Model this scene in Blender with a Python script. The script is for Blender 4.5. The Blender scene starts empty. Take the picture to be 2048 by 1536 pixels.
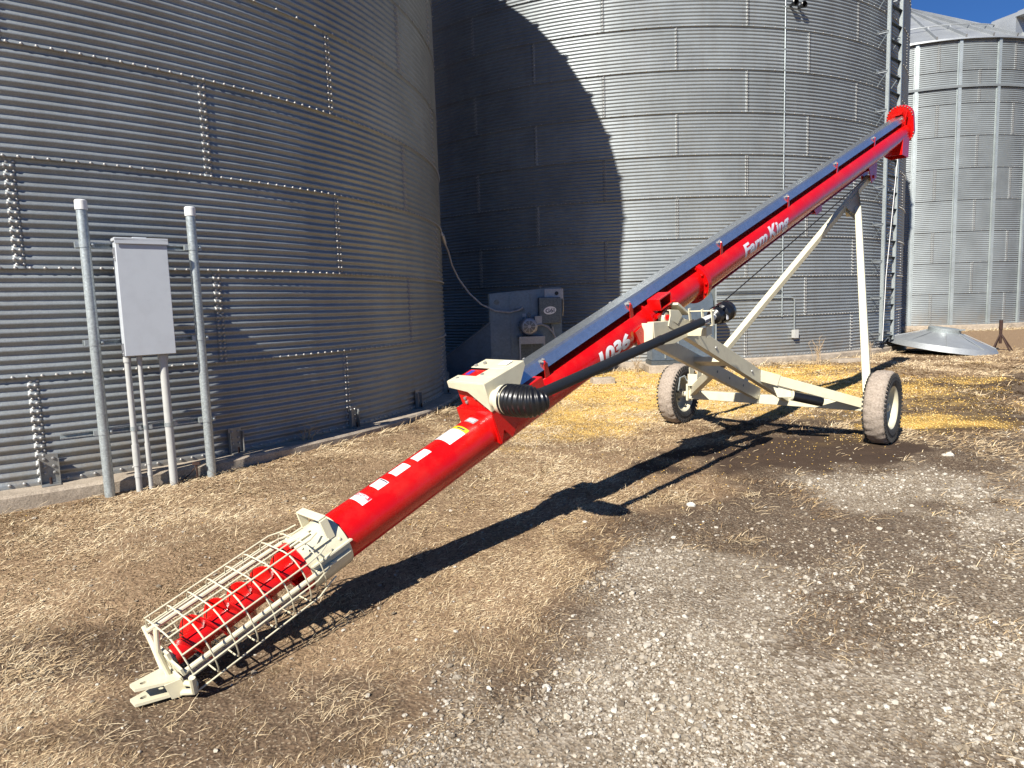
import bpy, bmesh, math, random
import numpy as np
from mathutils import Vector, Matrix
rng = np.random.default_rng(7)
random.seed(7)
S = bpy.context.scene
COL = S.collection
R_ = math.radians

# ------------------------------------------------------------------ camera
CAM_H = 1.48
F_PX, PITCH, ROLL = 1366.09, 0.1123, 0.0326
def cam_axes():
    cp, sp = math.cos(PITCH), math.sin(PITCH)
    fwd = Vector((0, cp, -sp)); r0 = Vector((1, 0, 0)); d0 = Vector((0, -sp, -cp))
    right = math.cos(ROLL) * r0 + math.sin(ROLL) * d0
    down = -math.sin(ROLL) * r0 + math.cos(ROLL) * d0
    return right, down, fwd
cd = bpy.data.cameras.new('camera'); cam = bpy.data.objects.new('camera', cd); COL.objects.link(cam)
cd.sensor_fit = 'HORIZONTAL'; cd.sensor_width = 36.0; cd.lens = F_PX / 2048 * 36.0
cd.clip_start = 0.05; cd.clip_end = 3000
CAM_R, CAM_D, CAM_F = cam_axes()
m = Matrix.Identity(4)
for i in range(3):
    m[i][0] = CAM_R[i]; m[i][1] = -CAM_D[i]; m[i][2] = -CAM_F[i]
m[2][3] = CAM_H
cam.matrix_world = m
S.camera = cam

# ------------------------------------------------------------------ light
SUN_AZ, SUN_EL = R_(30.9), R_(39.0)          # the light travels towards +x*sin, +y*cos
wd = bpy.data.worlds.new('World'); S.world = wd; wd.use_nodes = True
nt = wd.node_tree
bg = nt.nodes['Background']
sky = nt.nodes.new('ShaderNodeTexSky'); sky.sky_type = 'NISHITA'
sky.sun_disc = False; sky.sun_elevation = SUN_EL; sky.sun_rotation = math.pi + SUN_AZ
sky.air_density = 1.0; sky.dust_density = 0.0; sky.ozone_density = 5.0; sky.altitude = 300
deep = nt.nodes.new('ShaderNodeMix'); deep.data_type = 'RGBA'; deep.blend_type = 'MULTIPLY'; deep.inputs[0].default_value = 1.0
nt.links.new(sky.outputs[0], deep.inputs[6]); deep.inputs[7].default_value = (0.40, 0.68, 1.05, 1)      # deep winter blue
nt.links.new(deep.outputs[2], bg.inputs[0]); bg.inputs[1].default_value = 0.05
sd = bpy.data.lights.new('sun', 'SUN'); sun = bpy.data.objects.new('sun', sd); COL.objects.link(sun)
sd.energy = 5.0; sd.angle = R_(0.5); sd.color = (1.0, 0.95, 0.86)
ldir = Vector((math.sin(SUN_AZ) * math.cos(SUN_EL), math.cos(SUN_AZ) * math.cos(SUN_EL), -math.sin(SUN_EL)))
sun.rotation_euler = ldir.to_track_quat('-Z', 'Y').to_euler()
sun.location = (-8, -12, 14)
S.view_settings.view_transform = 'Standard'; S.view_settings.look = 'None'
S.view_settings.exposure = 0.85; S.view_settings.gamma = 1.0
S.render.engine = 'CYCLES'
S.cycles.max_bounces = 5; S.cycles.glossy_bounces = 3; S.cycles.diffuse_bounces = 1

# ------------------------------------------------------------------ materials
def new_mat(name):
    mt = bpy.data.materials.new(name); mt.use_nodes = True
    n = mt.node_tree.nodes; b = n['Principled BSDF']
    return mt, mt.node_tree, b
def N(t, typ, **kw):
    n = t.nodes.new(typ)
    for k, v in kw.items(): setattr(n, k, v)
    return n
def mix_rgb(t, fac, a, b, blend='MIX'):
    n = N(t, 'ShaderNodeMix', data_type='RGBA', blend_type=blend)
    for s, v in ((n.inputs[0], fac), (n.inputs[6], a), (n.inputs[7], b)):
        if hasattr(v, 'is_output'): t.links.new(v, s)
        else: s.default_value = v if not isinstance(v, tuple) else (*v, 1)[:4]
    return n.outputs[2]
def noise(t, scale, detail=3.0, rough=0.6, vec=None, dist=0.0):
    n = N(t, 'ShaderNodeTexNoise'); n.inputs['Scale'].default_value = scale
    n.inputs['Detail'].default_value = detail; n.inputs['Roughness'].default_value = rough
    n.inputs['Distortion'].default_value = dist
    if vec is not None: t.links.new(vec, n.inputs['Vector'])
    return n.outputs['Fac']
def ramp(t, fac, stops):
    n = N(t, 'ShaderNodeValToRGB'); t.links.new(fac, n.inputs[0])
    e = n.color_ramp.elements
    while len(e) < len(stops): e.new(0.5)
    for k, (p, c) in enumerate(stops):
        e[k].position = p
        e[k].color = (*c, 1) if isinstance(c, tuple) else (c, c, c, 1)
    return n.outputs[0]
def pos(t):
    return N(t, 'ShaderNodeNewGeometry').outputs['Position']
def bump(t, b, h, strength, dist):
    n = N(t, 'ShaderNodeBump'); n.inputs['Strength'].default_value = strength; n.inputs['Distance'].default_value = dist
    t.links.new(h, n.inputs['Height']); t.links.new(n.outputs[0], b.inputs['Normal'])

def paint(name, col, rough=0.3, coat=0.0, dirt=(0.25, 0.2, 0.14), dirt_amt=0.12, scale=14):
    mt, t, b = new_mat(name)
    p = pos(t)
    f1 = ramp(t, noise(t, scale, 5, 0.65, p), [(0.45, 0.0), (0.8, 1.0)])
    fa = N(t, 'ShaderNodeMath', operation='MULTIPLY'); t.links.new(f1, fa.inputs[0]); fa.inputs[1].default_value = dirt_amt
    c = mix_rgb(t, fa.outputs[0], col, dirt)
    t.links.new(c, b.inputs['Base Color'])
    rr = ramp(t, noise(t, scale * 2.5, 3, 0.6, p), [(0.3, max(rough - .07, .02)), (0.75, rough + .1)])
    t.links.new(rr, b.inputs['Roughness'])
    b.inputs['Coat Weight'].default_value = coat; b.inputs['Coat Roughness'].default_value = 0.08
    bump(t, b, noise(t, 60, 2, 0.5, p), 0.04, 0.004)
    return mt
def metal(name, col, rough, metallic, spangle=40.0, vary=0.16, streak=0.0, grime=(0.2, 0.16, 0.11), grime_amt=0.0, specular=0.5, sheets=0.0, splash=False):
    mt, t, b = new_mat(name)
    p = pos(t)
    v = N(t, 'ShaderNodeTexVoronoi'); v.inputs['Scale'].default_value = spangle; t.links.new(p, v.inputs['Vector'])
    hs = N(t, 'ShaderNodeSeparateColor'); t.links.new(v.outputs['Color'], hs.inputs[0])
    lo = tuple(x * (1 - vary) for x in col); hi = tuple(min(1, x * (1 + vary)) for x in col)
    c = mix_rgb(t, hs.outputs[0], lo, hi)
    big = ramp(t, noise(t, 1.3, 4, 0.6, p), [(0.3, 0.82), (0.7, 1.08)])
    c = mix_rgb(t, 1.0, c, big, 'MULTIPLY')
    if streak > 0:
        mp = N(t, 'ShaderNodeMapping'); mp.inputs['Scale'].default_value = (9, 9, 0.35); t.links.new(p, mp.inputs['Vector'])
        sfac = ramp(t, noise(t, 1.0, 4, 0.6, mp.outputs[0]), [(0.48, 0.0), (0.72, streak)])
        c = mix_rgb(t, sfac, c, grime)
    if grime_amt > 0:
        gf = ramp(t, noise(t, 3.5, 6, 0.7, p), [(0.5, 0.0), (0.75, grime_amt)])
        c = mix_rgb(t, gf, c, grime)
    if sheets:
        at = N(t, 'ShaderNodeAttribute', attribute_name='tint'); c = mix_rgb(t, 1.0, c, ramp(t, at.outputs['Fac'], [(0.0, 1 - sheets), (1.0, 1 + sheets * .6)]), 'MULTIPLY')
    if splash:      # dust thrown up on the lowest ring
        sz = N(t, 'ShaderNodeSeparateXYZ'); t.links.new(p, sz.inputs[0]); mz = N(t, 'ShaderNodeMapRange'); t.links.new(sz.outputs[2], mz.inputs[0])
        mz.inputs[1].default_value = 0.25; mz.inputs[2].default_value = 1.0; mz.inputs[3].default_value = 0.75; mz.inputs[4].default_value = 0.0
        mm_ = N(t, 'ShaderNodeMath', operation='MULTIPLY'); t.links.new(mz.outputs[0], mm_.inputs[0]); t.links.new(ramp(t, noise(t, 6, 6, .7, p), [(.35, 0.0), (.7, 1.0)]), mm_.inputs[1])
        c = mix_rgb(t, mm_.outputs[0], c, (0.25, 0.2, 0.14))
    t.links.new(c, b.inputs['Base Color'])
    b.inputs['Metallic'].default_value = metallic
    rr = ramp(t, hs.outputs[1], [(0.0, max(rough - 0.06, 0.03)), (1.0, rough + 0.07)])
    t.links.new(rr, b.inputs['Roughness'])
    b.inputs['Specular IOR Level'].default_value = specular
    return mt
def simple(name, col, rough=0.6, metallic=0.0, vary=0.25, scale=20, bmp=0.0, bscale=60, bdist=0.005):
    mt, t, b = new_mat(name)
    p = pos(t)
    c = ramp(t, noise(t, scale, 5, 0.65, p), [(0.3, tuple(x * (1 - vary) for x in col)), (0.7, tuple(min(1, x * (1 + vary)) for x in col))])
    t.links.new(c, b.inputs['Base Color']); b.inputs['Roughness'].default_value = rough; b.inputs['Metallic'].default_value = metallic
    if bmp: bump(t, b, noise(t, bscale, 4, 0.65, p), bmp, bdist)
    return mt
M = {}
M['red'] = paint('red_paint', (0.55, 0.003, 0.003), 0.24, 0.12, (0.34, 0.13, 0.085), 0.16, 6)
M['cream'] = paint('cream_paint', (0.66, 0.61, 0.44), 0.36, 0.1, (0.36, 0.30, 0.2), 0.3)
M['galv_new'] = metal('new_galvanised', (0.68, 0.72, 0.76), 0.2, 0.9, 55, 0.08)
M['galv_wall'] = metal('weathered_galvanised_sheet', (0.27, 0.295, 0.305), 0.42, 0.35, 120, 0.10, 0.16, (0.17, 0.15, 0.125), 0.14, .5, .06, True)
M['galv_bright'] = metal('bright_galvanised_sheet', (0.25, 0.275, 0.285), 0.45, 0.35, 120, 0.08, 0.08, (0.2, 0.18, 0.15), 0.08, .5, .05, True)
M['galv_pipe'] = metal('galvanised_pipe', (0.40, 0.44, 0.44), 0.42, 0.5, 90, 0.18, 0.15, (0.28, 0.27, 0.24), 0.15)
M['bolt'] = metal('zinc_bolt', (0.42, 0.41, 0.39), 0.5, 0.6, 200, 0.2)
M['steel_dark'] = metal('dark_strut_steel', (0.13, 0.15, 0.16), 0.5, 0.7, 60, 0.2)
M['fan_blue'] = metal('blue_grey_fan_sheet', (0.14, 0.18, 0.225), 0.36, 0.5, 30, 0.1, 0.1, (0.14, 0.13, 0.12), 0.15)
M['roof'] = metal('roof_sheet', (0.38, 0.40, 0.41), 0.45, 0.5, 60, 0.06, 0.08, (0.3, 0.29, 0.27), 0.1)
M['cabinet'] = paint('grey_cabinet_paint', (0.47, 0.50, 0.53), 0.4, 0.0, (0.30, 0.31, 0.33), 0.25, 9)
M['pvc'] = paint('grey_plastic_conduit', (0.44, 0.44, 0.42), 0.45, 0.0, (0.26, 0.29, 0.24), 0.3)
M['cap'] = paint('white_post_cap', (0.75, 0.75, 0.73), 0.45)
M['black_plastic'] = simple('black_plastic', (0.008, 0.008, 0.009), 0.32, 0, 0.3, 30)
M['black_fabric'] = simple('black_shaft_cover', (0.009, 0.011, 0.014), 0.6, 0, 0.45, 120, 0.3, 300, 0.002)
M['rubber'] = simple('tyre_rubber', (0.03, 0.029, 0.028), 0.75, 0, 0.6, 40, 0.5, 90, 0.006)
M['white'] = paint('white_decal', (0.78, 0.78, 0.78), 0.3, 0, (0.5, 0.5, 0.5), 0.05)
M['silver'] = paint('silver_lettering', (0.62, 0.62, 0.66), 0.3, 0, (0.5, 0.5, 0.5), 0.05)
M['yellow'] = paint('yellow_decal', (0.75, 0.5, 0.02), 0.35)
M['grey_decal'] = paint('grey_decal', (0.3, 0.3, 0.31), 0.35)
M['ink'] = simple('decal_ink', (0.06, 0.06, 0.09), 0.4)
M['red_ink'] = simple('red_decal_ink', (0.5, 0.03, 0.06), 0.4)
M['blue_decal'] = paint('blue_decal', (0.05, 0.05, 0.35), 0.3)
M['orange'] = simple('orange_reflector', (0.7, 0.12, 0.02), 0.25)
M['motor'] = metal('motor_casing', (0.36, 0.36, 0.37), 0.45, 0.5, 60, 0.1)
M['rust'] = simple('rusty_steel', (0.045, 0.022, 0.016), 0.7, 0.3, 0.5, 40)
M['cable_grey'] = simple('grey_cable', (0.32, 0.31, 0.31), 0.5)
M['black_cable'] = simple('black_wire_rope', (0.02, 0.02, 0.022), 0.5, 0.4)
M['rust_edge'] = simple('rust_stained_sheet_edge', (0.36, 0.22, 0.12), 0.7, 0.1, 0.5, 30)

def concrete():
    mt, t, b = new_mat('weathered_concrete'); p = pos(t)
    c = ramp(t, noise(t, 5, 8, 0.7, p), [(0.3, (0.27, 0.22, 0.165)), (0.55, (0.42, 0.35, 0.27)), (0.75, (0.54, 0.46, 0.36))])
    sp = ramp(t, noise(t, 90, 3, 0.6, p), [(0.35, 0.7), (0.6, 1.05)])
    c = mix_rgb(t, 1.0, c, sp, 'MULTIPLY'); t.links.new(c, b.inputs['Base Color']); b.inputs['Roughness'].default_value = 0.9
    bump(t, b, noise(t, 45, 6, 0.7, p), 0.5, 0.01); return mt
M['concrete'] = concrete()
def tread_mud():
    mt, t, b = new_mat('muddy_tyre_tread'); p = pos(t)
    c = ramp(t, noise(t, 55, 7, 0.75, p), [(0.30, (0.07, 0.06, 0.05)), (0.42, (0.30, 0.245, 0.195)), (0.72, (0.50, 0.42, 0.345))])
    t.links.new(c, b.inputs['Base Color']); b.inputs['Roughness'].default_value = 0.95
    bump(t, b, noise(t, 80, 6, 0.75, p), 0.9, 0.012); return mt
M['tread_mud'] = tread_mud()

# ------------------------------------------------------------------ mesh helpers
class MB:
    def __init__(s): s.v = []; s.f = []; s.m = []; s.n = 0
    def add(s, v, f, mi=0):
        v = [tuple(map(float, q)) for q in v]
        s.f += [tuple(int(i) + s.n for i in q) for q in f]; s.m += [mi] * len(f)
        s.v += v; s.n += len(v); return s
    def box(s, c, a, b, d, mi=0):
        """box centred c with half-extent vectors a, b, d"""
        c, a, b, d = map(Vector, (c, a, b, d))
        vs = [c + x * a + y * b + z * d for z in (-1, 1) for y in (-1, 1) for x in (-1, 1)]
        fs = [(0, 2, 3, 1), (4, 5, 7, 6), (0, 1, 5, 4), (2, 6, 7, 3), (0, 4, 6, 2), (1, 3, 7, 5)]
        if a.cross(b).dot(d) < 0: fs = [q[::-1] for q in fs]
        return s.add(vs, fs, mi)
    def beam(s, p, q, w, h, up=(0, 0, 1), mi=0):
        p, q, up = Vector(p), Vector(q), Vector(up); x = (q - p).normalized()
        y = up.cross(x).normalized(); z = x.cross(y)
        return s.box((p + q) / 2, (q - p) / 2, y * w / 2, z * h / 2, mi)
    def channel(s, p, q, w, h, th, up=(0, 0, 1), mi=0):
        """C section: web on the -y side, flanges to +y"""
        p, q, up = Vector(p), Vector(q), Vector(up); x = (q - p).normalized()
        y = up.cross(x).normalized(); z = x.cross(y); mid = (p + q) / 2; hx = (q - p) / 2
        s.box(mid - y * (w / 2 - th / 2), hx, y * th / 2, z * h / 2, mi)
        for k in (-1, 1): s.box(mid + z * k * (h / 2 - th / 2) + y * (th / 2), hx, y * (w / 2 - th / 2), z * th / 2, mi)
        return s
    def tube(s, pts, r, n=10, mi=0, caps=True, closed=False):
        pts = [Vector(p) for p in pts]; k = len(pts); vs = []; prev = None
        rr = r if isinstance(r, (list, tuple)) else [r] * k
        for i, p in enumerate(pts):
            if closed: t = pts[(i + 1) % k] - pts[i - 1]
            else: t = pts[min(i + 1, k - 1)] - pts[max(i - 1, 0)]
            t.normalize()
            if prev is None:
                a = Vector((0, 0, 1)) if abs(t.z) < 0.9 else Vector((1, 0, 0)); y = a.cross(t).normalized()
            else:
                y = (prev - t * prev.dot(t)).normalized()
            prev = y; z = t.cross(y)
            vs += [p + (y * math.cos(2 * math.pi * j / n) + z * math.sin(2 * math.pi * j / n)) * rr[i] for j in range(n)]
        fs = []
        for i in range(k if closed else k - 1):
            for j in range(n):
                a, b = i * n + j, i * n + (j + 1) % n; i2 = (i + 1) % k
                fs.append((a, b, i2 * n + (j + 1) % n, i2 * n + j))
        if caps and not closed:
            fs.append(tuple(range(n))[::-1]); fs.append(tuple(range((k - 1) * n, k * n)))
        return s.add(vs, fs, mi)
    def lathe(s, o, ax, prof, n=32, mi=0, a0=0.0, a1=2 * math.pi, ref=None):
        """prof: list of (distance along axis, radius)"""
        o, ax = Vector(o), Vector(ax).normalized()
        ref = Vector(ref) if ref else (Vector((0, 0, 1)) if abs(ax.z) < 0.9 else Vector((1, 0, 0)))
        y = (ref - ax * ref.dot(ax)).normalized(); z = ax.cross(y)
        full = abs(a1 - a0 - 2 * math.pi) < 1e-6; cnt = n if full else n + 1; vs = []
        for (d, r) in prof:
            vs += [o + ax * d + (y * math.cos(a0 + (a1 - a0) * j / n) + z * math.sin(a0 + (a1 - a0) * j / n)) * r for j in range(cnt)]
        fs = []
        for i in range(len(prof) - 1):
            for j in range(n):
                j2 = (j + 1) % cnt
                fs.append((i * cnt + j, i * cnt + j2, (i + 1) * cnt + j2, (i + 1) * cnt + j))
        return s.add(vs, fs, mi)
    def prism(s, poly, d, mi=0):
        """polygon (3-D points, planar) thickened along vector d (centred)"""
        d = Vector(d) / 2; k = len(poly); a = [Vector(p) - d for p in poly]; b = [Vector(p) + d for p in poly]
        fs = [tuple(range(k))[::-1], tuple(range(k, 2 * k))] + [(i, (i + 1) % k, k + (i + 1) % k, k + i) for i in range(k)]
        return s.add(a + b, fs, mi)
    def dome(s, p, nrm, r, h, mi=0, n=8):
        p, nrm = Vector(p), Vector(nrm).normalized()
        return s.lathe(p, nrm, [(-0.004, r), (h * .45, r), (h * .85, r * .7), (h, 0.0001)], n, mi)

def smooth_by_angle(me, ang=R_(35)):
    bm = bmesh.new(); bm.from_mesh(me)
    bmesh.ops.recalc_face_normals(bm, faces=bm.faces)
    for f in bm.faces: f.smooth = True
    for e in bm.edges:
        if len(e.link_faces) == 2:
            e.smooth = e.calc_face_angle(0) < ang
    bm.to_mesh(me); bm.free()
ROOT = {}
def tag(o, label, cat, group=None, kind=None):
    if label: o['label'] = label
    if cat: o['category'] = cat
    if group: o['group'] = group
    if kind: o['kind'] = kind
    return o
def thing(name, loc, label, cat, group=None):
    o = bpy.data.objects.new(name, None); COL.objects.link(o); o.location = loc; o.empty_display_size = 0.2
    ROOT[o.name] = Vector(loc); return tag(o, label, cat, group)
def obj(name, mb, mats, parent=None, loc=None, bevel=0.0, ang=35, label=None):
    org = ROOT[parent.name] if parent else Vector(loc or (0, 0, 0))
    me = bpy.data.meshes.new(name)
    me.from_pydata([tuple(Vector(v) - org) for v in mb.v], [], mb.f)
    if not isinstance(mats, (list, tuple)): mats = [mats]
    for mm in mats: me.materials.append(mm)
    if len(mats) > 1: me.polygons.foreach_set('material_index', mb.m)
    smooth_by_angle(me, R_(ang))
    o = bpy.data.objects.new(name, me); COL.objects.link(o)
    if parent: o.parent = parent; ROOT[o.name] = org
    else: o.location = org; ROOT[o.name] = org
    if bevel:
        b = o.modifiers.new('edge', 'BEVEL'); b.width = bevel; b.segments = 2; b.limit_method = 'ANGLE'; b.angle_limit = R_(40)
        b.harden_normals = False
    if label: o['label'] = label
    return o
def np_mesh(name, V, Fq, mats, mi=None, smooth=True):
    """V (n,3); Fq (m,k) faces of k corners"""
    me = bpy.data.meshes.new(name); V = np.asarray(V, np.float32); Fq = np.asarray(Fq, np.int32)
    k = Fq.shape[1]
    me.vertices.add(len(V)); me.vertices.foreach_set('co', V.ravel())
    me.loops.add(Fq.size); me.loops.foreach_set('vertex_index', Fq.ravel())
    me.polygons.add(len(Fq)); me.polygons.foreach_set('loop_start', np.arange(len(Fq), dtype=np.int32) * k)
    me.polygons.foreach_set('loop_total', np.full(len(Fq), k, np.int32))
    if mi is not None: me.polygons.foreach_set('material_index', np.asarray(mi, np.int32))
    me.polygons.foreach_set('use_smooth', np.full(len(Fq), smooth, bool))
    for mm in mats: me.materials.append(mm)
    me.update(calc_edges=True); me.validate()
    return me

# ------------------------------------------------------------------ terrain
B1 = (-7.3938, 10.3401, 6.3725, 0.258); B2 = (3.6145, 21.5162, 7.5252, 0.3015); B3 = (16.387, 29.311, 5.03, 0.3646)
GP = np.array([(-1.5, 2.6, -.10), (0, 1.5, -.11), (2, 2, -.10), (4, 4, -.05), (2.0, 8.15, .03), (3.63, 6.63, .03), (-3.15, 5.15, .135), (-1.45, 7.4, .185),
               (-3.72, 4.76, .11), (-2.55, 5.62, .145), (-.8, 9.5, .19), (-1.95, 6.45, .165), (-1.2, 5.6, .07), (-2.2, 4.4, .05), (6, 14.2, .12), (9, 16, .12), (14, 23, .12), (7, 9.5, .05), (20, 21, .14), (-5, .5, .0), (0, -4, -.1), (9, 2, -.05),
               (2.5, 13.5, .12), (1, 11, .1), (12, 12, .08), (0, 5, .0), (1.2, 3.8, -.06), (-3.2, 3.2, -.02)])
def ground_z(x, y):
    x = np.asarray(x, float); y = np.asarray(y, float)
    d2 = (x[..., None] - GP[:, 0]) ** 2 + (y[..., None] - GP[:, 1]) ** 2
    w = 1.0 / (d2 + 0.35) ** 1.6
    w0 = 1.0 / (30.0 ** 2) ** 1.6
    return ((w * GP[:, 2]).sum(-1) + w0 * 0.1) / (w.sum(-1) + w0)
def vnoise(x, y, sc, seed=0):
    """cheap smooth value noise 0..1"""
    r = np.random.default_rng(seed); T = r.random((64, 64))
    u, v = np.asarray(x) * sc, np.asarray(y) * sc
    i, j = np.floor(u).astype(int), np.floor(v).astype(int); fu, fv = u - i, v - j
    fu = fu * fu * (3 - 2 * fu); fv = fv * fv * (3 - 2 * fv)
    a = T[i % 64, j % 64]; b = T[(i + 1) % 64, j % 64]; c = T[i % 64, (j + 1) % 64]; d = T[(i + 1) % 64, (j + 1) % 64]
    return (a * (1 - fu) + b * fu) * (1 - fv) + (c * (1 - fu) + d * fu) * fv
def fbm(x, y, sc, seed=0, o=4):
    s = 0; a = 0.5; t = 0
    for k in range(o):
        s = s + a * vnoise(x, y, sc * 2 ** k, seed + k); t += a; a *= 0.55
    return s / t
def poly_side(x, y, pts):
    """signed distance to a polyline (positive on its right hand side)"""
    best = np.full(np.shape(x), 1e9); sg = np.zeros(np.shape(x))
    for (ax, ay), (bx, by) in zip(pts[:-1], pts[1:]):
        dx, dy = bx - ax, by - ay; t = np.clip(((x - ax) * dx + (y - ay) * dy) / (dx * dx + dy * dy), 0, 1)
        px, py = x - (ax + t * dx), y - (ay + t * dy); d = np.hypot(px, py)
        s = np.sign(dy * (x - ax) - dx * (y - ay)); upd = d < best - 1e-9
        best = np.where(upd, d, best); sg = np.where(upd, s, sg)
    return best * sg
GRAVEL_EDGE = [(-.75, -6), (-.55, 1.2), (-.32, 2.1), (-.2, 2.75), (.2, 3.5), (.9, 4.25), (1.8, 5.0), (2.5, 5.5), (3.6, 6.1), (5.5, 7.4), (9, 10.3), (16, 14.6), (60, 30)]
SOIL_EDGE = [(-.9, -6), (-.7, 1.2), (-.55, 2.1), (-.35, 2.9), (.15, 3.9), (1.2, 5.0), (1.9, 6.0), (2.6, 7.3), (3.6, 8.2), (5.2, 9.0), (8.3, 11.4), (11, 14), (16, 17), (60, 36)]
def sstep(a, b, x):
    t = np.clip((x - a) / (b - a), 0, 1); return t * t * (3 - 2 * t)
def zones(x, y):
    n1 = fbm(x, y, 0.9, 11) - .5; n2 = fbm(x, y, 3.1, 23) - .5; n3 = fbm(x, y, .55, 37) - .5
    g = sstep(-.22, .22, poly_side(x, y, GRAVEL_EDGE) + n1 * 1.1 + n2 * .55)
    g = np.maximum(g, .7 * sstep(.1, -.25, np.hypot((x + 1.3) / 1.0, (y - 2.0) / .2) - 1 + n2 * 1.2))
    so = sstep(-.25, .3, poly_side(x, y, SOIL_EDGE) + n1 * 1.1 + n2 * .6)
    dirt = np.maximum(.9 * sstep(.3, -.3, np.hypot((x + 2.0) / .8, (y - 3.05) / .25) - 1 + n2 * 1.6 + n1),
                      .8 * sstep(.35, -.3, np.hypot((x + 1.15) / .75, (y - 2.55) / .3) - 1 + n2 * 1.6 + n1))
    so = np.maximum(so, dirt)
    # spilled yellow grain in a band in front of the middle bin
    cx, cy = 3.7, 11.0
    ang = R_(-28); u = (x - cx) * math.cos(ang) - (y - cy) * math.sin(ang); v = (x - cx) * math.sin(ang) + (y - cy) * math.cos(ang)
    co = sstep(.25, -.5, np.hypot(u / 4.0, v / 3.1) - 1 + n1 * 1.5 + n2 * .5)
    st = sstep(.32, .58, fbm(x * .55 + y * .25, y * 1.25 - x * .4, 1.15, 51))
    co = co * (.45 + .55 * st)
    co2 = sstep(.25, -.3, np.hypot((x - 2.0) / 1.3, (y - 12.4) / 2.2) - 1 + n1 + n2)
    co = np.maximum(co, co2 * .9)
    co = np.where((np.hypot(x - 3.63, y - 6.63) < 1.6) & (y < 7.3), co * .2, co)
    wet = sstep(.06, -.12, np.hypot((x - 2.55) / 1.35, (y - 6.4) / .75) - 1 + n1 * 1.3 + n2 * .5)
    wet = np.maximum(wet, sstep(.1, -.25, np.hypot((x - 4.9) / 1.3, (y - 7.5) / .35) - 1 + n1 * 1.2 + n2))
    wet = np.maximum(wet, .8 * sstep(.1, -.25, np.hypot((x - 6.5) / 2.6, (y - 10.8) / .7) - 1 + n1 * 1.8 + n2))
    drift = sstep(.45, .62, fbm(x, y, 1.15, 201)) * sstep(2.6, .3, np.abs(poly_side(x, y, GRAVEL_EDGE) - .3))
    g = g * (1 - .85 * drift)
    g = g * (1 - .6 * sstep(.56, .68, fbm(x, y, .7, 211)))
    return g, so, co, wet
def micro(x, y):
    return (fbm(x, y, 1.3, 71) - .5) * .035 + (fbm(x, y, 6.0, 77, 3) - .5) * .022
def in_slab(x, y, m=0.0):
    return (np.hypot(x - B1[0], y - B1[1]) < B1[2] + .27 + m) | (np.hypot(x - B2[0], y - B2[1]) < B2[2] + .1 + m) | (np.hypot(x - B3[0], y - B3[1]) < B3[2] + .25 + m)
def surf_z(x, y):
    return ground_z(x, y) + micro(x, y)

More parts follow.
